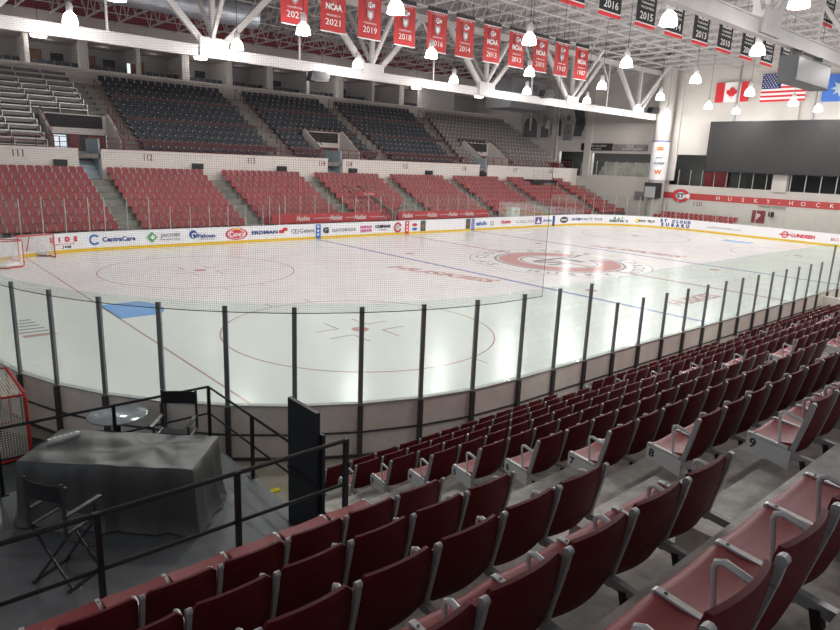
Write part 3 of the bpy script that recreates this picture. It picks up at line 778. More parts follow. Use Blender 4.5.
for i in range(12):
    x0 = 14.2+4.23*(i-2); 
    t = thing('suite_door', f'brown wooden door at the back of the {ORD[i+1]} suite from the left', 'door', (x0+1.3, 56.9, 11.45), 0, 'brown doors at the back of the suites')
    b = MB(); b.box(-.45, .45, -.04, 0, 0, 2.1); b.build('door_leaf', 'door_brown', t); b = MB(); b.box(-.55, -.45, -.05, 0, 0, 2.2); b.box(.45, .55, -.05, 0, 0, 2.2); b.box(-.55, .55, -.05, 0, 2.1, 2.2); b.build('door_frame', 'maroon', t)
    if i in (1, 2, 4, 6, 8, 9):
        b = MB(); b.box(-.5, .5, -.08, 0, -.3, .3); o = b.build('wall_television', 'black_metal', loc=(x0+3.0, 56.9, 13.2)); g = MB(); g.box(-.46, .46, -.09, -.08, -.26, .26); g.build('display', 'black', o)
        tag(o, f'black television on the back wall of the {ORD[i+1]} suite from the left', 'television', 'televisions in the suites')
    if i == 9: continue
    for k in range(6):
        o = bpy.data.objects.new('suite_chair', chair_me); COL.objects.link(o); o.location = (x0+.55+.6*k, SY+1.1, 11.55)
        tag(o, f'dark chair in the {ORD[i+1]} suite from the left, {ORD[k+1]} chair along the parapet', 'chair', 'dark chairs in the suites')
b = MB(); b.box(50.2, 56.2, SY-.04, SY+.02, 12.0, 14.1)
tag(b.build('suite_screen', 'curtain_grey'), 'plain grey panel closing off one suite above the grey seats', 'panel')
t = thing('fire_sign', 'lit exit box beside maroon sign in the suite above black seats', 'sign', (17.6, SY+.5, 12.0)); b = MB(); b.box(-.12,.12,-.05,.05,0,.9); b.build('lit_panel', 'exit_lit', t); b = MB(); b.box(.25,1.0,-.05,.05,0,.9); b.build('sign_plate', 'maroon', t)

# ------------------------------------------------------------------ end wall (right)
b = MB()
XW = 65.0
holes = [(38.2, 42.1, 4.8, 7.62), (29.6, 37.3, 5.0, 7.5), (16.7, 27.4, 4.35, 7.5), (3.0, 15.3, 4.3, 7.5)]
ys = sorted(set([-16, 57]+[h for q in holes for h in q[:2]]))
for i in range(len(ys)-1):
    y0, y1 = ys[i], ys[i+1]; hh = [h for h in holes if h[0] <= y0 and h[1] >= y1]
    if hh: b.box(XW, XW+.4, y0, y1, -.01, hh[0][2]); b.box(XW, XW+.4, y0, y1, hh[0][3], 17.4)
    else: b.box(XW, XW+.4, y0, y1, -.01, 17.4)
struct(b.build('wall_end', 'wall_end'))
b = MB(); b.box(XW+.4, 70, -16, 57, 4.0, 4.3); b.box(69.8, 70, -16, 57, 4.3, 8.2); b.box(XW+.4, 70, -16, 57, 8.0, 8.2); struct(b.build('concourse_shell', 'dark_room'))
b = MB()
for k in range(4): b.box(67.2+.5*k, 69.8, 29, 38, 4.3, 4.9+.55*k)
struct(b.build('concourse_steps', 'concrete_far'))
b = MB(); b.box(69.5, 69.7, 23, 25.6, 4.3, 7.9); struct(b.build('concourse_panel', 'wall_red'))
n = 0
for h in holes:
    n += 1; g = MB(); g.box(XW+.12, XW+.14, h[0], h[1], h[2], h[2]+1.5 if h[1] > 37 or h[0] > 29 else h[3]-.6); w_ = struct(g.build(f'window_{n}', 'clear_glass'))
    y = h[0]+.6
    while y < h[1]: g = MB(); g.box(XW+.05, XW+.13, y-.03, y+.03, h[2], h[2]+1.6); g.build('mullion', 'alu', w_); y += 1.28
for y in (27.2, 38.0, 43.0, 16.0): # pilasters
    b = MB(); b.box(XW-.25, XW, y-.5 if y != 16.0 else y-.65, y+.4 if y != 16.0 else y+.65, 4.2 if y == 16.0 else 4.8, 17.3); struct(b.build('pilaster', 'wall_end'))
b = MB(); b.box(XW-.03, XW, -16, 28.0, 2.93, 3.56); bd = b.build('wall_lettering_band', 'band_red'); tag(bd, 'long red band across the end wall with spaced white letters and round emblem', 'sign')
for ch, y in zip('HUSKY-HOCKEY', (21.7,20.5,19.2,17.95,16.8,15.8,14.75,13.7,12.45,11.3,10.1,8.9)):
    text(ch, .56, (XW-.035, y, 3.24), '-X', 'banner_white', bd, 'wall_letter', bold=.0)
# emblem on the band
b = MB(); tf = lambda q: (XW-.04-q[2], 25.7-q[0], 3.25+q[1])
b.prism([(1.0*math.cos(R(15*k)), .72*math.sin(R(15*k))) for k in range(24)], 0, .03, tf=tf); ef_ = b.build('emblem_field', 'banner_white', bd)
for nm, m_, r0, r1, d in (('emblem_outline','ink_black',.52,.42,.045), ('emblem_letter_c','ink_red',.58,.30,.06)):
    b = MB()
    for p in ring(0,0,r0,r1,28,22,338): b.prism([(x*1.05, y*.75) for x, y in p], 0, d, tf=tf)
    b.build(nm, m_, ef_)
text('ST', .6, (XW-.12, 25.7, 3.25), '-X', 'ink_black', ef_, 'emblem_letters', width=.85, bold=.02)
o = text('120', .62, (XW-.01, 23.8, 2.5), '-X', 'maroon', None, 'section_number', width=.9); tag(o, 'section number 120 painted under the red band of the end wall', 'number')
t = thing('door_sign', 'maroon sign with white symbol on the end wall behind the boards', 'sign', (XW-.03, 17.5, 1.75)); b = MB(); b.box(-.02,.02,-.62,.62,-.6,.6); b.build('sign_plate', 'maroon', t); text('P', .7, (-.025,0,0), '-X', 'banner_white', t, 'symbol', bold=.02)
t = thing('wall_camera_box', 'small grey box on a bracket right of the maroon sign', 'equipment box', (XW-.2, 16.3, 2.1)); b = MB(); b.box(-.15,.15,-.2,.2,-.25,.2); b.build('housing', 'black_metal', t); b = MB(); b.box(.0,.2,-1.2,1.2,.7,.78); b.build('bracket', 'cast_grey', t)
b = MB(); b.box(XW-.08, XW, 29.9, 31.2, 2.45, 3.4); o = b.build('wall_vent', 'cast_grey'); g = MB()
for k in range(8): g.box(XW-.1, XW-.08, 29.98, 31.12, 2.5+.11*k, 2.55+.11*k)
g.build('louvre', 'steel_post', o); tag(o, 'grey louvred vent in the end wall left of the round column', 'vent')
# mural
b = MB(); b.box(XW-.07, XW-.005, 38.2, 48.6, 9.05, 14.2); mu = b.build('mural_print', 'mural_grey'); tag(mu, 'large faded grey photo mural of players and coach high on the end wall', 'mural')
def blob(b, y, z, ry, rz_, n=14, d=.02, jag=.12):
    b.prism([((1+random.uniform(-jag, jag))*ry*math.cos(R(360*k/n)), (1+random.uniform(-jag, jag))*rz_*math.sin(R(360*k/n))) for k in range(n)], 0, d, tf=lambda q: (XW-.07-q[2], y-q[0], z+q[1]))
def fig(b, y, z, pts, d=.02): b.prism(pts, 0, d, tf=lambda q: (XW-.07-q[2], y-q[0], z+q[1]))
bust = [(-1.15,-1.6),(1.15,-1.6),(1.05,.1),(.75,.55),(.28,.85),(-.28,.85),(-.75,.55),(-1.05,.1)]
head = [(.36*math.cos(R(20*k)), .50*math.sin(R(20*k))) for k in range(18)]
hair = [(-.42,.0),(-.30,.12),(.0,.2),(.32,.1),(.42,-.05),(.44,.3),(.25,.58),(-.1,.64),(-.4,.4)]
b = MB(); fig(b, 47.0, 10.9, bust); fig(b, 47.0, 12.55, hair, .04); fig(b, 42.9, 11.0, [(x*.7, y*.95) for x, y in bust]); fig(b, 42.9, 12.35, hair, .04)
fig(b, 39.4, 11.3, [(-.9,-1.9),(.3,-1.9),(.7,-.6),(.5,.9),(.1,2.0),(-.7,2.3),(-1.0,1.0),(-.6,0)]); fig(b, 44.6, 10.6, [(-.7,-1.3),(.6,-1.3),(.5,-.3),(.1,.2),(-.6,.0)]); b.build('figure_dark', 'mural_dark', mu)
b = MB(); fig(b, 47.0, 12.3, head, .03); fig(b, 42.9, 12.2, [(x*.85, y*.85) for x, y in head], .03); fig(b, 44.7, 11.5, head, .03); fig(b, 41.1, 11.6, [(x*.8, y*.8) for x, y in head], .03); fig(b, 41.1, 10.2, [(x*.6, y*.8) for x, y in bust], .03); b.build('figure_mid', 'mural_mid', mu)
b = MB(); fig(b, 47.0, 11.0, [(-.22,.75),(.22,.75),(.08,-.9),(-.08,-.9)], .03); fig(b, 46.95, 12.2, [(x*.6, y*.7) for x, y in head], .04); fig(b, 42.9, 12.1, [(x*.5, y*.6) for x, y in head], .04); fig(b, 44.2, 11.0, [(-.5,-.6),(.1,-.7),(.4,.1),(-.1,.5)], .03); fig(b, 43.0, 11.0, [(-.14,.6),(.14,.6),(.05,-.7),(-.05,-.7)], .03); b.build('figure_light', 'banner_white', mu)
# black sign strip over the corner windows
sg = thing('concourse_sign', 'long black sign strip above the corner windows on end wall', 'sign', (XW-.1, 0, 0))
b = MB(); b.box(-.06,.1,34.6,38.9,7.78,8.6); b.build('black_panel', 'banner_black', sg); b = MB(); b.box(-.06,.1,30.2,34.6,7.78,8.5); b.build('picture_panel', 'mural_mid', sg)
text('MEN\'S HOCKEY', .3, (-.07,36.7,8.3), '-X', 'banner_white', sg, 'lettering', width=2.6); text('HUSKIES', .24, (-.07,36.7,7.98), '-X', 'banner_white', sg, 'lettering', width=1.2)
text('TDS', .34, (-.07,32.4,8.28), '-X', 'banner_white', sg, 'lettering', width=.9); text('NATIONAL HOCKEY CENTER', .2, (-.07,32.0,7.98), '-X', 'banner_white', sg, 'lettering', width=2.6)
# round column with wrapped banner
b = MB(); b.lathe([(.85,0),(.85,17.2)], (63.3, 27.75, 0), 24); struct(b.build('round_column', 'column_paint', smooth=True))
cb = thing('column_wrap', 'white banner wrapped around the round column with stacked orange logos', 'banner', (63.3, 27.75, 0))
b = MB(); b.lathe([(.88,4.8),(.88,8.7)], (0,0,0), 24); b.build('wrap', 'board_white', cb, True)
b = MB(); b.lathe([(.9,8.7),(.9,8.8)], (0,0,0), 24); b.build('wrap_edge', 'ink_navy', cb)
def on_col(body, z, m_, size, width, kind='text'):
    d = Vector((-1.9-63.3, -8.6-27.75)).normalized(); o = text(body, size, (d.x*.93, d.y*.93, z), '-Y', m_, cb, 'printed_logo', width=width, bold=.03); o.rotation_euler = (R(90), 0, math.atan2(d.x, -d.y)); return o
on_col('S', 8.0, 'ink_orange', .5, .8); on_col('~', 7.1, 'ink_grey', .8, .7); on_col('HUSKIES', 6.5, 'ink_grey', .3, 1.1); on_col('W', 5.6, 'ink_orange', .6, .8)
b = MB(); b.box(61.9, 63.0, 26.9, 28.3, 2.9, 4.5); o = b.build('column_display', 'screen_grey'); g = MB(); g.box(61.88, 61.9, 27.0, 28.2, 2.95, 4.1); g.build('picture', 'silver_print', o); tag(o, 'grey picture panel fixed low on the round column', 'display')
# seating platform with rail above section 117
t = thing('camera_platform', 'small black platform with silver rail above section 117 seats', 'platform', (0,0,0)); b = MB(); b.box(54.6, 58.9, 37.4, 39.1, 3.95, 4.25); b.build('deck', 'black', t)
b = MB(); b.tube([(54.6,37.4,5.2),(58.9,37.4,5.2)], .03, 6)
for k in range(9): b.tube([(54.6+.5375*k,37.4,4.25),(54.6+.5375*k,37.4,5.2)], .025, 6)
b.build('railing', 'alu', t); b = MB()
for x in (54.8, 58.7): b.box(x-.05, x+.05, 37.5, 37.6, 3.2, 3.95)
b.build('leg', 'black', t)
# corner balcony
b = MB(); b.box(61.5, 64.9, 39.45, 42.3, 5.0, 5.3); b.box(61.5, 61.6, 39.45, 42.3, 5.3, 6.2); struct(b.build('corner_landing', 'maroon'))
b = MB(); b.box(64.72, 64.95, 39.95, 41.6, 5.32, 6.7); tag(b.build('dark_board', 'black'), 'black display board in the corner opening above section 118', 'board')
# video board
vb = thing('video_board', 'huge dark grey video board hanging before the end wall', 'video board', (64.2, 0, 0)); b = MB(); b.box(-.35, .35, 4, 23.0, 5.85, 10.72); b.build('cabinet', 'black_metal', vb); b = MB(); b.box(-.37, -.35, 4.1, 22.9, 5.92, 10.65); b.build('screen', 'screen_grey', vb)
b = MB()
for y in (7, 14, 21): b.box(.1, .35, y-.06, y+.06, 10.7, 17.2)
b.build('hanger', 'cast_grey', vb)
# flags
FX = 64.6
def wave(y): return .05*math.sin(y*2.2)
def flagquad(y0, y1, z0, z1, m_, parent, dx=0, n=8, name='stripe'):
    b = MB(); b.shell(lambda u, v: (FX+wave(y0+(y1-y0)*u)-dx, y0+(y1-y0)*u, z0+(z1-z0)*v), n, 1, (.015,0,0)); return b.build(name, m_, parent, True)
t = thing('flag', 'red and white Canadian flag with maple leaf on the end wall', 'flag'); flagquad(20.0, 23.3, 12.6, 14.45, 'flag_white', t, name='field')
flagquad(22.4, 23.3, 12.6, 14.45, 'flag_red', t, .02); flagquad(20.0, 20.85, 12.6, 14.45, 'flag_red', t, .02)
leaf = [(0,.60),(.12,.38),(.26,.46),(.20,.14),(.36,.30),(.42,.20),(.60,.22),(.52,.02),(.58,-.06),(.26,-.26),(.30,-.38),(.03,-.34),(.03,-.58)]
poly = leaf+[(-x, y) for x, y in leaf[::-1]][1 if False else 0:]
b = MB(); b.prism([(x, y) for x, y in poly][::-1], 0, .02, tf=lambda q: (FX-.07-q[2], 21.65-q[0]*.95, 13.5+q[1]*1.0)); b.build('maple_leaf', 'flag_red', t)
t = thing('flag', 'American flag with stars and stripes on the end wall', 'flag')
for k in range(13): z1 = 15.0-2.52*k/13; flagquad(15.0, 18.9, z1-2.52/13, z1, 'flag_red' if k % 2 == 0 else 'flag_white', t)
flagquad(17.2, 18.9, 15.0-2.52*7/13, 15.0, 'flag_navy', t, .02, name='canton')
b = MB()
for r_ in range(7):
    for c_ in range(6 if r_ % 2 == 0 else 5):
        y = 18.75-.26*c_-(0 if r_ % 2 == 0 else .13); z = 14.87-.18*r_
        b.prism([(.07*math.cos(R(90+72*k*2/2)) if False else (.075 if k%2==0 else .03)*math.cos(R(90+36*k)), (.075 if k%2==0 else .03)*math.sin(R(90+36*k))) for k in range(10)], 0, .01, tf=lambda q: (FX-.09-q[2], y+q[0], z+q[1]))
b.build('stars', 'flag_white', t)
t = thing('flag', 'blue state flag partly cut by the right edge of view', 'flag'); flagquad(9.0, 13.6, 12.3, 14.6, 'flag_blue', t, name='field')
b = MB(); b.prism([((.75 if k%2==0 else .38)*math.cos(R(22.5*k)), (.75 if k%2==0 else .38)*math.sin(R(22.5*k))) for k in range(16)], 0, .02, tf=lambda q: (FX-.08-q[2], 12.2+q[0], 13.4+q[1])); b.build('star_emblem', 'pale_blue', t)

# ------------------------------------------------------------------ roof
b = MB(); b.box(-14, 70, -16, 58, 17.4, 17.6); struct(b.build('ceiling', 'roof_deck'))
jb = MB(); y = -14.0; up_ = 0
jb.box(-.06, .06, -16, 57, 17.2, 17.36); jb.box(-.05, .05, -16, 57, 15.78, 15.90)
yy = -15.0
while yy < 55.5: jb.bar((0,yy,15.84), (0,yy+1,17.28), .055); jb.bar((0,yy+1,17.28), (0,yy+2,15.84), .055); yy += 2
jme = jb.mesh('ceiling_joist', 'joist_grey')
x = -8.0
while x < 65:
    o = bpy.data.objects.new('ceiling_joist', jme); COL.objects.link(o); o.location = (x, 0, 0); struct(o); x += 2.45
b = MB()
for y in range(-12, 56, 6): b.box(-10, 65, y-.03, y+.03, 15.9, 15.96)
struct(b.build('joist_bridging', 'joist_grey'))
def truss(name, Y, x0, x1, sgn):
    t = bpy.data.objects.new(name, None); COL.objects.link(t); struct(t); t.location = (0, Y, 0)
    b = MB(); b.box(x0, x1, -.16, .16, 10.86, 10.92); b.box(x0, x1, -.03, .03, 10.92, 11.40); b.box(x0, x1, -.16, .16, 11.40, 11.46); b.box(x0, x1, -.10, -.03, 10.92, 11.40); b.build('bottom_chord', 'truss_white', t)
    b = MB(); b.box(x0, x1, -.2, .2, 15.3, 15.72); b.build('top_chord', 'truss_white', t)
    k = -1
    while 14.55+11.17*k < x1:
        xn = 14.55+11.17*k; k += 1
        if xn < x0: continue
        b = MB(); b.box(xn-.85, xn+.85, -.22, .22, 10.95, 11.92)
        for zz in (11.1, 11.2, 11.3): b.box(xn-.5, xn+.75, -.235, -.22, zz, zz+.03)
        b.build('gusset_plate', 'truss_white', t)
        for dx in (-1, 1):
            b = MB(); b.bar((xn+dx*.55,0,11.6), (xn+dx*4.3,0,15.5), .26, .34); b.build('web_member', 'truss_white', t)
            b = MB(); b.bar((xn+dx*.1,dx*.1,11.8), (xn+dx*.1,dx*3.0,15.6), .2, .2); b.build('web_member', 'truss_white', t)
        b = MB(); b.bar((xn,0,11.8), (xn,0,15.5), .26, .26); b.build('web_member', 'truss_white', t)
        b = MB(); b.bar((xn+4.3,0,15.4), (xn+5.58,0,13.6), .12, .12); b.bar((xn+5.58,0,11.4), (xn+5.58,0,15.4), .10, .10); b.build('hanger_bar', 'truss_white', t)
    return t
truss('roof_truss', 28.5, -8, 64.9, 1); truss('roof_truss', 3.0, -8, 64.9, -1)
for y in (26.4, 21.5, 19.5, 12.6, 9.6, 6.3, 5.6, .9, -8.0):
    b = MB(); b.box(-8, 64.9, y-.04, y+.04, 15.70, 15.79); struct(b.build('ceiling_conduit', 'joist_grey'))
# ducts
b = MB(); b.tube([(-6,34,14.6),(20,34,14.6)], .75, 20); tag(b.build('air_duct', 'duct_metal', smooth=True), 'round silver air duct under the roof at the top left', 'duct')
t = thing('air_handler', 'boxy silver air handling duct in the far right roof corner', 'duct'); b = MB(); b.box(57.5, 64.0, 44, 48, 12.3, 15.6); b.build('casing', 'duct_metal', t); b = MB(); b.box(60.0, 62.0, 43.94, 44, 14.3, 15.2); b.build('access_panel', 'steel_post', t)
b = MB(); b.box(58, 58.2, 45.8, 46.0, 15.6, 17.3); b.box(63.4, 63.6, 45.8, 46.0, 15.6, 17.3); b.build('hanger', 'cast_grey', t)

# ------------------------------------------------------------------ banners
def red_banner(x, year, ncaa, label, z1=14.33, Y=21.5, wd=1.52, ht=2.38):
    t = thing('championship_banner', label, 'banner', (x, Y, z1), 0, 'red championship banners')
    b = MB(); b.shell(lambda u, v: (wd*(u-.5), .03*math.sin(u*6), -ht*v), 8, 2, (0,.012,0)); b.build('cloth', 'banner_red', t, True)
    b = MB(); b.box(-wd/2, wd/2, -.05, .04, -.16, .05); b.build('top_hem', 'banner_black', t); b = MB(); b.box(-wd/2, wd/2, -.045, .035, -.21, -.17); b.build('hem_stripe', 'banner_white', t)
    b = MB(); b.box(-wd/2, wd/2, -.045, .035, -ht, -ht+.05); b.build('hem_stripe', 'banner_white', t)
    b = MB(); b.tube([(-.6,0,0),(-.6,0,15.75-z1)], .012, 5); b.tube([(.6,0,0),(.6,0,15.75-z1)], .012, 5); b.build('hanging_wire', 'black_metal', t)
    y = -.05
    text('ST CLOUD STATE', .14, (0,y,-.30), '-Y', 'banner_white', t, 'small_line', width=1.0)
    o = adisc(0, -.65, .30, 'banner_white', y, parent=t, name='emblem_field'); aring(0, -.65, .17, .12, 'ink_black', 22, 338, y-.008, parent=o, name='emblem_outline'); aring(0, -.65, .19, .08, 'ink_red', 26, 334, y-.016, parent=o, name='emblem_letter_c')
    text('ST', .2, (.0,y-.026,-.65), '-Y', 'ink_black', o, 'emblem_letters', width=.26, bold=.004)
    if ncaa: text('NCAA', .40, (0,y,-1.16), '-Y', 'banner_white', t, 'banner_word', width=1.0, bold=.02)
    else:
        b = MB(); b.prism([(0,-.28),(.2,-.08),(.2,.24),(-.2,.24),(-.2,-.08)], 0, .01, tf=lambda q: (q[0], y-q[2], -1.16+q[1])); b.build('shield', 'silver_print', t)
        b = MB(); b.prism([(0,-.16),(.11,-.04),(.11,.14),(-.11,.14),(-.11,-.04)], 0, .01, tf=lambda q: (q[0], y-.011-q[2], -1.16+q[1])); b.build('shield', 'banner_white', t)
    text('CHAMPIONS' if not ncaa else 'FRIENDLY', .13, (0,y,-1.56), '-Y', 'banner_white', t, 'small_line', width=.85)
    text(year, .44, (0,y,-1.90), '-Y', 'banner_white', t, 'year', width=.92, bold=.002)
reds = [(15.7,'2023',0),(17.97,'2021',1),(20.3,'2019',0),(22.75,'2018',0),(25.2,'2016',0),(27.5,'2014',0),(29.9,'2013',1),(32.3,'2013',1),(34.75,'2001',1),(37.1,'1987',0),(39.45,'1987',1)]
for i, (x, yr, nc) in enumerate(reds):
    red_banner(x, yr, nc, f'red hanging banner reading {yr} with {"NCAA lettering" if nc else "small shield"}, {ORD[i+1]} from the left')
def black_banner(x, year, label, z1=13.85, Y=9.6, wd=1.66, ht=1.34):
    t = thing('season_banner', label, 'banner', (x, Y, z1), 0, 'black season banners')
    b = MB(); b.shell(lambda u, v: (wd*(u-.5), .03*math.sin(u*5), -ht*v), 8, 2, (0,.012,0)); b.build('cloth', 'banner_black', t, True)
    b = MB(); b.box(-wd/2, wd/2, -.045, .035, -ht-.16, -ht-.02); b.build('red_hem', 'flag_red', t); b = MB(); b.box(-wd/2, wd/2, -.05, .03, -ht-.02, -ht+.03); b.build('hem_stripe', 'banner_white', t)
    b = MB(); b.tube([(-.7,0,0),(-.7,0,15.75-z1)], .012, 5); b.tube([(.7,0,0),(.7,0,15.75-z1)], .012, 5); b.build('hanging_wire', 'black_metal', t)
    text('NCAA', .32, (0,-.05,-.17), '-Y', 'banner_white', t, 'banner_word', width=1.1, bold=.02)
    for z, s_ in ((-.44,'TOURNAMENT'),(-.64,'WOMEN')): text(s_, .15, (0,-.05,z), '-Y', 'banner_white', t, 'small_line', width=1.15)
    text(year, .46, (0,-.05,-1.02), '-Y', 'banner_white', t, 'year', width=1.15, bold=.004)
for i, (x, yr) in enumerate([(22.1,'2018'),(24.9,'2016'),(27.9,'2015'),(30.65,'2014'),(33.45,'2013'),(36.3,'2010'),(39.3,'2008'),(42.2,'2007'),(44.95,'2003')]):
    black_banner(x, yr, f'black hanging banner reading {yr} with red bottom edge, {ORD[i+1]} from the left')
for i, x in enumerate((26.2, 36.2, 41.5, 47.5)):
    black_banner(x, ('1989','2002','2000','2001')[i], f'black banner mostly hidden above the near green-lit beam, {ORD[i+1]} from the left', z1=15.65, Y=6.3)

# ------------------------------------------------------------------ pendant lamps
def lamp_proto():
    t = thing('pendant_lamp', 'x', 'lamp')
    b = MB(); b.lathe([(.10,.22),(.15,.20),(.25,.10),(.31,-.06),(.345,-.27),(.335,-.28),(.30,-.06),(.24,.09),(.14,.18),(.05,.20)], (0,0,0), 20, cap=False); b.build('shade', 'shade_lit', t, True)
    b = MB(); b.lathe([(.09,.20),(.14,.24),(.16,.44),(.12,.60),(.05,.68)], (0,0,0), 14); b.build('ballast_housing', 'lamp_metal', t, True)
    b = MB(); b.lathe([(.02,.12),(.09,.06),(.10,-.05),(.05,-.14)], (0,0,0), 10); b.build('bulb', 'lens_lit', t, True)
    b = MB(); b.tube([(0,0,.66),(0,0,4.25)], .014, 5); b.build('cord', 'black_metal', t)
    return t
lp = lamp_proto(); first = True
xs_ = [6.75, 15.0, 23.05, 31.4, 39.4, 47.5, 55.7, 61.3]
rows_y = [(26.4, 'farthest'), (19.5, 'second'), (12.6, 'third'), (5.6, 'nearest')]
spot = bpy.data.lights.new('lamp_light', 'POINT'); spot.energy = LAMP_W; spot.shadow_soft_size = .3; spot.color = (1, .985, .97)
rear_fill = spot.copy(); rear_fill.energy = 950; low = spot.copy(); low.energy = 90
rowname = {26.4: 'farthest row', 19.5: 'second row from the far side', 12.6: 'third row from the far side', 5.6: 'fourth row from the far side', 0.9: 'row over the near front seats', -8.0: 'added fill row over the near back seats'}
for Y, nm in rows_y+[(.9, 'near'), (-8.0, 'rear')]:
    for i, x in enumerate(xs_):
        z = 11.5
        if Y == -8.0 and not 12 < x < 45: continue  # unseen rear row, added to brighten the near boards and concrete
        if x > 64 : continue
        o = lp if first else dup(lp, (0,0,0)); first = False
        o.location = (x, Y, z); o['label'] = f'glowing bell lamp, {rowname[Y]}, {ORD[i+1]} from the left'; o['group'] = 'pendant arena lamps'
        l = bpy.data.objects.new('lamp_light', spot if Y > 2 else (low if Y > 0 else rear_fill)); COL.objects.link(l); l.location = (x, Y, z-.34); 
for x in (6.5, 10.64, 23.6, 36.56, 49.48, 60):
    t = thing('soffit_light', f'flat round light under the suite soffit {("at the far left edge","above the bleachers","above the first black block","above the second black block","above the third black block","above the grey seats")[(6.5,10.64,23.6,36.56,49.48,60).index(x)]}', 'light', (x, 51.7, 14.1), 0, 'round lights under the suite soffit')
    b = MB(); b.lathe([(.55,-.18),(.6,0),(.5,.1)], (0,0,0), 18); b.build('diffuser', 'lens_lit', t, True); b = MB(); b.lathe([(.2,.1),(.2,.15)], (0,0,0), 12); b.build('mount', 'lamp_metal', t); b = MB(); b.tube([(0,0,.15),(0,0,3.3)], .02, 5); b.build('cord', 'black_metal', t)
    l = bpy.data.objects.new('soffit_glow', spot); COL.objects.link(l); l.location = (x, 51.7, 13.85)
    l.data = bpy.data.lights.get('soffit_glow') or bpy.data.lights.new('soffit_glow', 'POINT'); l.data.energy = 60; l.data.shadow_soft_size = .4; l.data.color = (1,.96,.9)
for y in (31.5, 35.5, 25.5, 40.3):
    t = thing('concourse_light', f'small round ceiling light inside the {("corner window left of the column","corner window far from the column","window right of the column","corner opening above section 118")[(31.5,35.5,25.5,40.3).index(y)]}', 'light', (66.0, y, 7.85)); b = MB(); b.lathe([(.3,-.12),(.35,0)], (0,0,0), 14); b.build('diffuser', 'lens_lit', t); b = MB(); b.lathe([(.38,0),(.38,.14)], (0,0,0), 14); b.build('rim', 'lamp_metal', t)
    l = bpy.data.objects.new('concourse_glow', bpy.data.lights.get('concourse_glow') or bpy.data.lights.new('concourse_glow', 'POINT')); l.data.energy = 110; l.data.shadow_soft_size = .3; COL.objects.link(l); l.location = (66, y, 7.5)
# ceiling loudspeaker cluster, and small speakers on the far truss
t = thing('speaker_cluster', 'big grey boxed loudspeaker hanging below the near roof beam', 'speaker', (30.4, 3.0, 10.0)); b = MB(); b.box(-2.0, 2.0, -.36, .36, -.45, .6); b.build('cabinet', 'speaker_grey', t)
b = MB(); b.box(-1.92, 1.92, -.38, -.36, -.38, .52); b.build('grille', 'steel_post', t); b = MB()
for x in (-1.2, 1.2): b.box(x-.04, x+.04, -.2, .2, .6, .87)
b.build('hanging_strap', 'black_metal', t)
for i, (x, z) in enumerate(((21.2, 10.6), (44.0, 11.7), (61.5, 11.75))):
    t = thing('arena_speaker', ('dark loudspeaker on the white beam above section 114', 'dark loudspeaker on the white beam above the grey seats', 'dark loudspeaker at the right end of the white beam')[i], 'speaker', (x, 28.1, z)); b = MB(); b.prism([(-.7,-.25),(-.3,-.35),(.6,-.25),(.75,.1),(.4,.3),(-.5,.3)], -.3, .3, tf=lambda q: (q[0], q[2], q[1])); b.build('cabinet', 'black', t); b = MB(); b.box(-.4,.4,-.32,-.3,-.2,.2); b.build('grille', 'black_metal', t)

# ------------------------------------------------------------------ benches beyond the far boards
bb = thing('bench_banner', 'red banner with white script hung behind the left bench boards', 'banner', (0,0,0), 0, 'red banners along the benches')
def benchban(root, x0, x1, xs):
    b = MB(); b.box(x0, x1, 31.58, 31.6, 1.05, 1.72); b.build('cloth', 'band_red', root)
    for x in xs:
        text('Huskies', .5, (x, 31.575, 1.38), '-Y', 'banner_white', root, 'script', width=1.1, bold=.01, shear=.3); text('stcloudstate.edu', .16, (x+1.6, 31.575, 1.38), '-Y', 'banner_white', root, 'web_line', width=1.5)
benchban(bb, 19.75, 29.2, (22.2, 25.0, 27.2))
bb2 = thing('bench_banner', 'red banner with white script hung behind the right bench boards', 'banner', (0,0,0), 0, 'red banners along the benches'); benchban(bb2, 30.95, 41.3, (31.9, 34.6, 37.0, 39.0))
t = thing('bench_glass', 'clear glass screen standing behind the team benches', 'glass screen')
x = 19.6; i = 0
while x < 41.2:
    if not 29.2 < x+.5 < 30.9:
        b = MB(); b.box(x+.02, x+1.18, 31.62, 31.635, .3, 2.95); b.build('glass_pane', 'clear_glass', t)
    b = MB(); b.box(x-.02, x+.02, 31.61, 31.65, 0, 2.95); b.build('post', 'alu', t); x += 1.2
t = thing('scorer_box', 'white cabinet standing on the far boards beside the right bench', 'cabinet', (44.4, 31.2, 0)); b = MB(); b.box(-.6,.6,-.3,.3,0,1.85); b.build('cabinet_body', 'white_plastic', t); b = MB(); b.box(-.15,.15,-.31,-.3,1.4,1.6); b.build('label_plate', 'ink_grey', t)
t = thing('stair_tunnel', 'sloped glass-sided stair tunnel with red canopy sign by the benches', 'tunnel', (0,0,0))
b = MB(); b.prism([(31.7,.7),(37.0,3.2),(37.0,3.6),(31.7,1.1)], 0, .12, tf=lambda q: (29.3+q[2], q[0], q[1])); b.prism([(31.7,.7),(37.0,3.2),(37.0,3.6),(31.7,1.6)], 0, .12, tf=lambda q: (30.7+q[2], q[0], q[1])); b.build('side_wall', 'concrete_far', t)
b = MB(); b.tube([(29.4,31.8,2.6),(29.4,34.5,3.1),(29.4,36.5,3.5)], .04, 6); b.tube([(30.8,31.8,2.6),(30.8,36.5,3.5)], .04, 6); b.build('rail', 'alu', t)
b = MB(); b.prism([(-1.1,0),(1.1,0),(.9,.25),(.4,.4),(-.4,.4),(-.9,.25)], 0, .06, tf=lambda q: (29.9+q[0], 34.2+q[2], 2.75+q[1])); b.build('canopy_sign', 'band_red', t); text('Huskies', .3, (29.9, 34.18, 2.93), '-Y', 'banner_white', t, 'lettering', width=1.1)

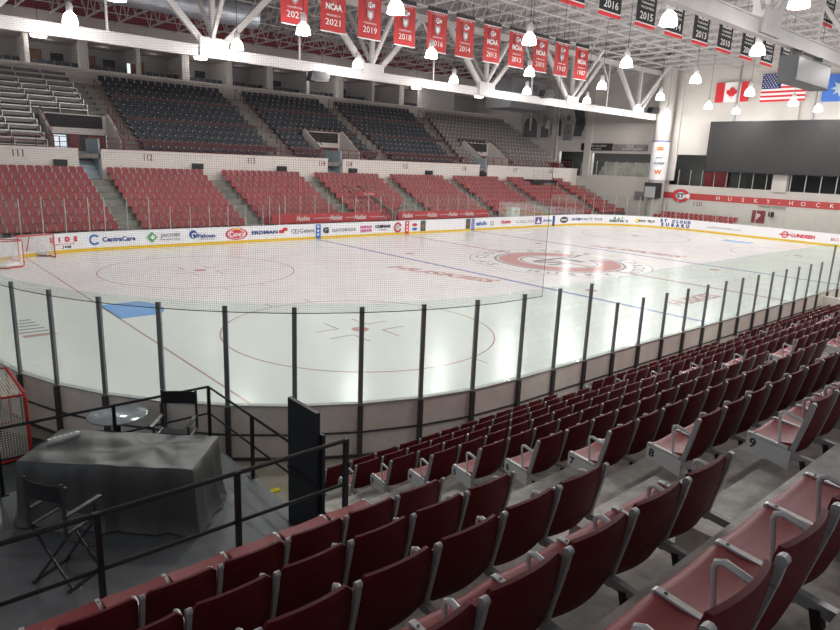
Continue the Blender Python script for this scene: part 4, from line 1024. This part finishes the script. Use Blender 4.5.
# ------------------------------------------------------------------ safety net
def net(name, pts, z0, z1, m_, parent=None):
    me = bpy.data.meshes.new(name); V = []; F = []; U = []; s = 0; S_ = [0]
    for i in range(1, len(pts)): s += math.dist(pts[i], pts[i-1]); S_.append(s)
    for (x, y) in pts: V += [(x,y,z0),(x,y,z1)]
    for i in range(len(pts)-1): F.append((2*i,2*i+2,2*i+3,2*i+1))
    me.from_pydata(V, [], F); uv = me.uv_layers.new(name='UVMap')
    for p in me.polygons:
        for li in p.loop_indices:
            vi = me.loops[li].vertex_index; uv.data[li].uv = (S_[vi//2], (z1 if vi % 2 else z0))
    me.materials.append(M[m_]); o = bpy.data.objects.new(name, me); COL.objects.link(o)
    if parent: o.parent = parent
    return o
arc = [(RC+(RC+.12)*math.cos(R(a)), RC+(RC+.12)*math.sin(R(a))) for a in range(270, 179, -5)]
pts = [(9.17, -.12)]+arc+[(-.12, 21.9)]+[(RC+(RC+.12)*math.cos(R(a)), W-RC+(RC+.12)*math.sin(R(a))) for a in range(180, 140, -10)]
tn = thing('protective_netting', 'fine mesh safety net hanging from the roof behind the near corner glass', 'net')
net('mesh_curtain', pts, 2.9, 15.7, 'safety_net', tn)
b = MB(); b.tube([(x,y,2.9) for x, y in pts], .008, 6); b.build('hem_cord', 'black_metal', tn)
b = MB(); b.tube([(x,y,15.7) for x, y in pts], .03, 6); b.build('support_cable', 'black_metal', tn)
b = MB(); b.tube([(9.17,-.12,2.9),(9.17,-.12,15.7)], .005, 6); b.build('edge_cord', 'black_metal', tn)

# ------------------------------------------------------------------ broadcast platform by the near corner
PZ = .45
b = MB(); b.box(-7, 2.57, -3.21, 1.0, -.01, PZ); b.box(-.75, 2.57, 1.0, 2.12, -.01, PZ); tag(b.build('stage_platform', 'stage_grey'), 'low grey wooden platform carrying the covered desk', 'platform')
t = thing('platform_railing', 'black steel railing around the far edge of the grey platform', 'railing', (0,0,PZ))
b = MB(); b.tube([(-5.0,2.1,1.07),(2.57,2.1,1.07),(2.57,-1.1,1.07)], .024, 8); b.build('top_rail', 'black_metal', t, True)
b = MB(); b.tube([(-5.0,2.1,.56),(2.57,2.1,.56),(2.57,-1.1,.56)], .02, 8); b.build('mid_rail', 'black_metal', t, True)
for x, y in ((2.57,2.1),(.95,2.1),(-.7,2.1),(2.57,.4)):
    b = MB(); b.box(x-.025, x+.025, y-.025, y+.025, 0, 1.07); b.box(x-.07, x+.07, y-.07, y+.07, 0, .012); b.build('post', 'black_metal', t)
t = thing('stand_railing', 'black steel railing in front of the left seat block', 'railing', (0,-3.26,1.6))
b = MB(); b.tube([(-6.0,0,1.04),(1.87,0,1.04)], .024, 8); b.build('top_rail', 'black_metal', t, True)
b = MB(); b.tube([(-6.0,0,.52),(1.87,0,.52)], .02, 8); b.build('mid_rail', 'black_metal', t, True)
for x in (-3.2, -1.93, -.66, .60, 1.87): b = MB(); b.box(x-.025, x+.025, -.025, .025, -.0, 1.06); b.build('post', 'black_metal', t)
# folding black screen
t = thing('black_screen', 'tall narrow black folding panel standing at the platform edge', 'panel', (2.38, -1.15, PZ))
b = MB(); b.box(-.03, .03, -.74, 0, .9, 1.93); b.build('upper_panel', 'black_panel', t); b = MB(); b.box(-.03, .03, -.74, 0, .0, .88); b.build('lower_panel', 'black_panel', t)
b = MB(); b.box(.035, .075, -.80, .06, .0, 1.62); b.build('rear_panel', 'black_panel', t)
b = MB(); b.box(-.045, -.03, -.74, 0, .86, .92); b.build('hinge_bar', 'black_metal', t)
# covered desk: cloth draped over a desk
def desk():
    t = thing('covered_desk', 'big broadcast desk hidden under a draped black cloth', 'desk', (.652, .645, PZ), R(-42.3))
    hx, hy, hz = 1.22, .55, .95
    b = MB(); random.seed(3)
    n = 96; rows = []
    def per(s):  # rounded rectangle perimeter param
        P = []; per_ = [(hx,-hy),(hx,hy),(-hx,hy),(-hx,-hy)]
        tot = 4*(hx+hy); d = s*tot
        for i in range(4):
            a = Vector(per_[i]); c = Vector(per_[(i+1)%4]); l = (c-a).length
            if d <= l: q = a+(c-a)*(d/l); break
            d -= l
        return q
    ph = [random.uniform(0, 6) for _ in range(6)]
    lev = [(1.0,.0,0),(.94,.03,.25),(.75,.05,.5),(.5,.07,.75),(.25,.09,1),(.10,.12,1.1),(.03,.15,1.2)]
    V = []; F = []
    for li, (zf, out, fold) in enumerate(lev):
        for k in range(n):
            q = per(k/n); d = q.normalized(); s_ = k/n*2*math.pi
            nrm = Vector((math.copysign(1, q.x) if abs(abs(q.x)-hx) < 1e-4 else 0, math.copysign(1, q.y) if abs(abs(q.y)-hy) < 1e-4 else 0))
            nrm = nrm.normalized() if nrm.length else d
            f = .022*math.sin(s_*11+ph[0])+.016*math.sin(s_*19+ph[1]+zf)+.012*math.sin(s_*31+ph[2])
            p = q+nrm*(out+f*fold)
            sag = 0 if li else .012*math.sin(s_*7)
            V.append((p.x, p.y, hz*zf-sag))
    NL = len(lev)
    for li in range(NL-1):
        for k in range(n): l = (k+1) % n; F.append((li*n+l, li*n+k, (li+1)*n+k, (li+1)*n+l))
    b.add(V, F); b.build('cloth_skirt', 'cloth_black', t, True)
    b = MB()
    def top(u, v):
        x = -hx+2*hx*u; y = -hy+2*hy*v
        e = min(u, 1-u, v, 1-v)
        z = hz + (.035*math.exp(-((x-.45)**2+(y-.1)**2)/.02) if e > 0 else 0) + (.010*math.sin(x*9+y*5)+.008*math.sin(x*4-y*11))*min(1, e*8)
        # radiating creases from the bump
        a = math.atan2(y-.1, x-.45); r_ = math.hypot(x-.45, y-.1); z += .014*math.sin(a*7)*min(1, r_*2)*min(1, e*8)
        z -= .012*math.sin((0)*7)
        return (x, y, z)
    b.shell(top, 60, 30, (0,0,-.02)); b.build('cloth_top', 'cloth_black', t, True)
    return t
desk()
t = thing('power_strip', 'white power strip lying on top of the covered desk', 'power strip', (.06, 1.42, PZ+.985), R(8)); b = MB(); b.box(-.22,.22,-.03,.03,0,.04); b.build('housing', 'white_plastic', t); b = MB()
for k in range(5): b.box(-.18+.075*k, -.14+.075*k, -.018, .018, .04, .046)
b.build('socket', 'cast_grey', t); b = MB(); b.tube([(-.22,0,.02),(-.3,.02,.015),(-.42,-.02,.012)], .006, 6); b.build('cord', 'black', t)
# director chairs
def director(label, loc, rz):
    """faces -Y locally; bar height"""
    t = thing('director_chair', label, 'chair', loc, rz, None)
    w2 = .27
    b = MB(); b.shell(lambda u, v: (-w2+2*w2*u, .25+.03*math.sin(u*math.pi), 1.17+.21*v), 8, 1, (0,.012,0)); b.build('back_canvas', 'canvas_black', t, True)
    b = MB(); b.shell(lambda u, v: (-w2+2*w2*u, -.2+.42*v, .77-.03*math.sin(u*math.pi)), 8, 2, (0,0,-.01)); b.build('seat_canvas', 'canvas_black', t, True)
    for s in (-1, 1):
        b = MB(); b.box(s*w2-.018, s*w2+.018, .235, .265, .74, 1.41); b.build('back_post', 'wood_black', t)
        b = MB(); b.box(s*w2-.03, s*w2+.03, -.30, .25, .98, 1.0); ar_ = b.build('armrest', 'wood_black', t)
        b = MB(); b.box(s*w2-.015, s*w2+.015, -.22, -.19, .77, .98); b.build('arm_post', 'wood_black', ar_)
        b = MB(); b.box(s*w2-.018, s*w2+.018, -.25, .27, .74, .775); b.build('seat_rail', 'wood_black', t)
        b = MB(); b.box(s*w2-.018, s*w2+.018, -.27, .29, .0, .03); b.build('floor_rail', 'wood_black', t)
    for y in (-.22, .22):
        for s in (-1, 1): b = MB(); b.bar((s*w2,y+s*.012,.74), (-s*w2,y+s*.012,.03), .032, .02, up=(0,1,0)); b.build('leg', 'wood_black', t)
    b = MB(); b.box(-.20, .20, -.30, -.22, .28, .30); b.build('footrest', 'wood_black', t)
    return t
director('black director chair at the back of the covered desk, facing the camera', (1.60, 1.13, PZ), R(-38))
director('black director chair with crossed legs in front of the covered desk, back to the camera', (-.40, -.58, PZ), R(122))
t = thing('cocktail_table', 'round grey table standing behind the black railing by the boards', 'table', (1.22, 2.88, 0)); b = MB(); b.lathe([(.48,1.02),(.5,1.03),(.5,1.05),(.48,1.06)], (0,0,0), 36); b.build('tabletop', 'grey_glass_top', t, True); b = MB(); b.lathe([(.035,.03),(.035,1.02)], (0,0,0), 12); b.build('pedestal', 'black_metal', t); b = MB(); b.lathe([(.28,0),(.28,.02),(.05,.04)], (0,0,0), 20); b.build('base', 'black_metal', t)
b = MB(); b.box(2.88, 3.12, .46, .56, -.012, .012); tag(b.build('floor_tape', 'tape_yellow', ), 'short strip of yellow tape on the floor beside the platform', 'tape')
b = MB(); b.tube([(-3.0,1.0,PZ+.02),(-1.6,.95,PZ+.02),(-1.1,.9,PZ+.02),(-.95,1.0,PZ+.02)], .012, 6); tag(b.build('cable', 'black', smooth=True), 'thin black cable running across the platform to the desk', 'cable')

# ------------------------------------------------------------------ goals
def goal(label, loc, rz, tilt=0, frame='goal_red', netm='goal_net'):
    t = thing('hockey_goal', label, 'goal', loc, rz); t.rotation_euler = (tilt, 0, rz)
    w2, h, d0, d1 = .915, 1.22, .45, 1.05
    b = MB(); b.tube([(-w2,0,0),(-w2,0,h-.05),(-w2+.05,0,h),(w2-.05,0,h),(w2,0,h-.05),(w2,0,0)], .03, 8); b.build('goal_frame', 'goal_red', t, True)
    b = MB(); b.tube([(-w2,0,.03),(-w2-.1,.5,.03),(-.6,d1,.03),(0,d1+.05,.03),(.6,d1,.03),(w2+.1,.5,.03),(w2,0,.03)], .03, 8); b.build('base_bar', 'goal_red', t, True)
    b = MB(); b.tube([(-w2,0,h),(-w2,.35,h),(-.4,d0+.1,h-.02),(.4,d0+.1,h-.02),(w2,.35,h),(w2,0,h)], .022, 8); b.tube([(0,d0+.1,h-.02),(0,d1,.03)], .02, 8); b.build('top_shelf', 'goal_red', t, True)
    me = bpy.data.meshes.new('net'); 
    top_ = [(-w2,0,h),(-w2,.35,h),(-.4,d0+.1,h),(.4,d0+.1,h),(w2,.35,h),(w2,0,h)]; bot = [(-w2,0,.04),(-w2-.1,.5,.04),(-.5,d1,.04),(.5,d1,.04),(w2+.1,.5,.04),(w2,0,.04)]
    V = top_+bot; F = [(i,i+1,7+i,6+i) for i in range(5)]+[(0,5,4,1),(1,4,3,2)]
    me.from_pydata(V, [], F); uv = me.uv_layers.new(name='UVMap')
    for p in me.polygons:
        for li in p.loop_indices:
            c = me.vertices[me.loops[li].vertex_index].co; uv.data[li].uv = (c.x if abs(p.normal.x) < .7 else c.y, c.z if abs(p.normal.z) < .7 else c.y)
    me.materials.append(M[netm]); o = bpy.data.objects.new('net', me); COL.objects.link(o); o.parent = t
    b = MB(); b.shell(lambda u, v: (-w2*.95+2*w2*.95*u, d0+.12+(d1-d0-.02)*v+.0, h*.98*(1-v)+.05), 6, 1, (0,.015,0)) if False else None
    b = MB(); b.tube([(-.85,.52,.14),(-.55,d1+.02,.14),(0,d1+.07,.14),(.55,d1+.02,.14),(.85,.52,.14)], .09, 8); b.build('base_padding', 'white_plastic', t, True)
    return t
goal('red framed hockey goal with beige net stored outside the near left boards', (.06, 5.25, .005), R(90))
goal('hockey goal pushed against the far left corner boards, open side showing', (4.9, 28.6, .022), R(20), netm='white_goal_net')
goal('hockey goal nearest the left edge on the ice, turned net side first', (3.2, 27.4, .022), R(150), netm='white_goal_net')
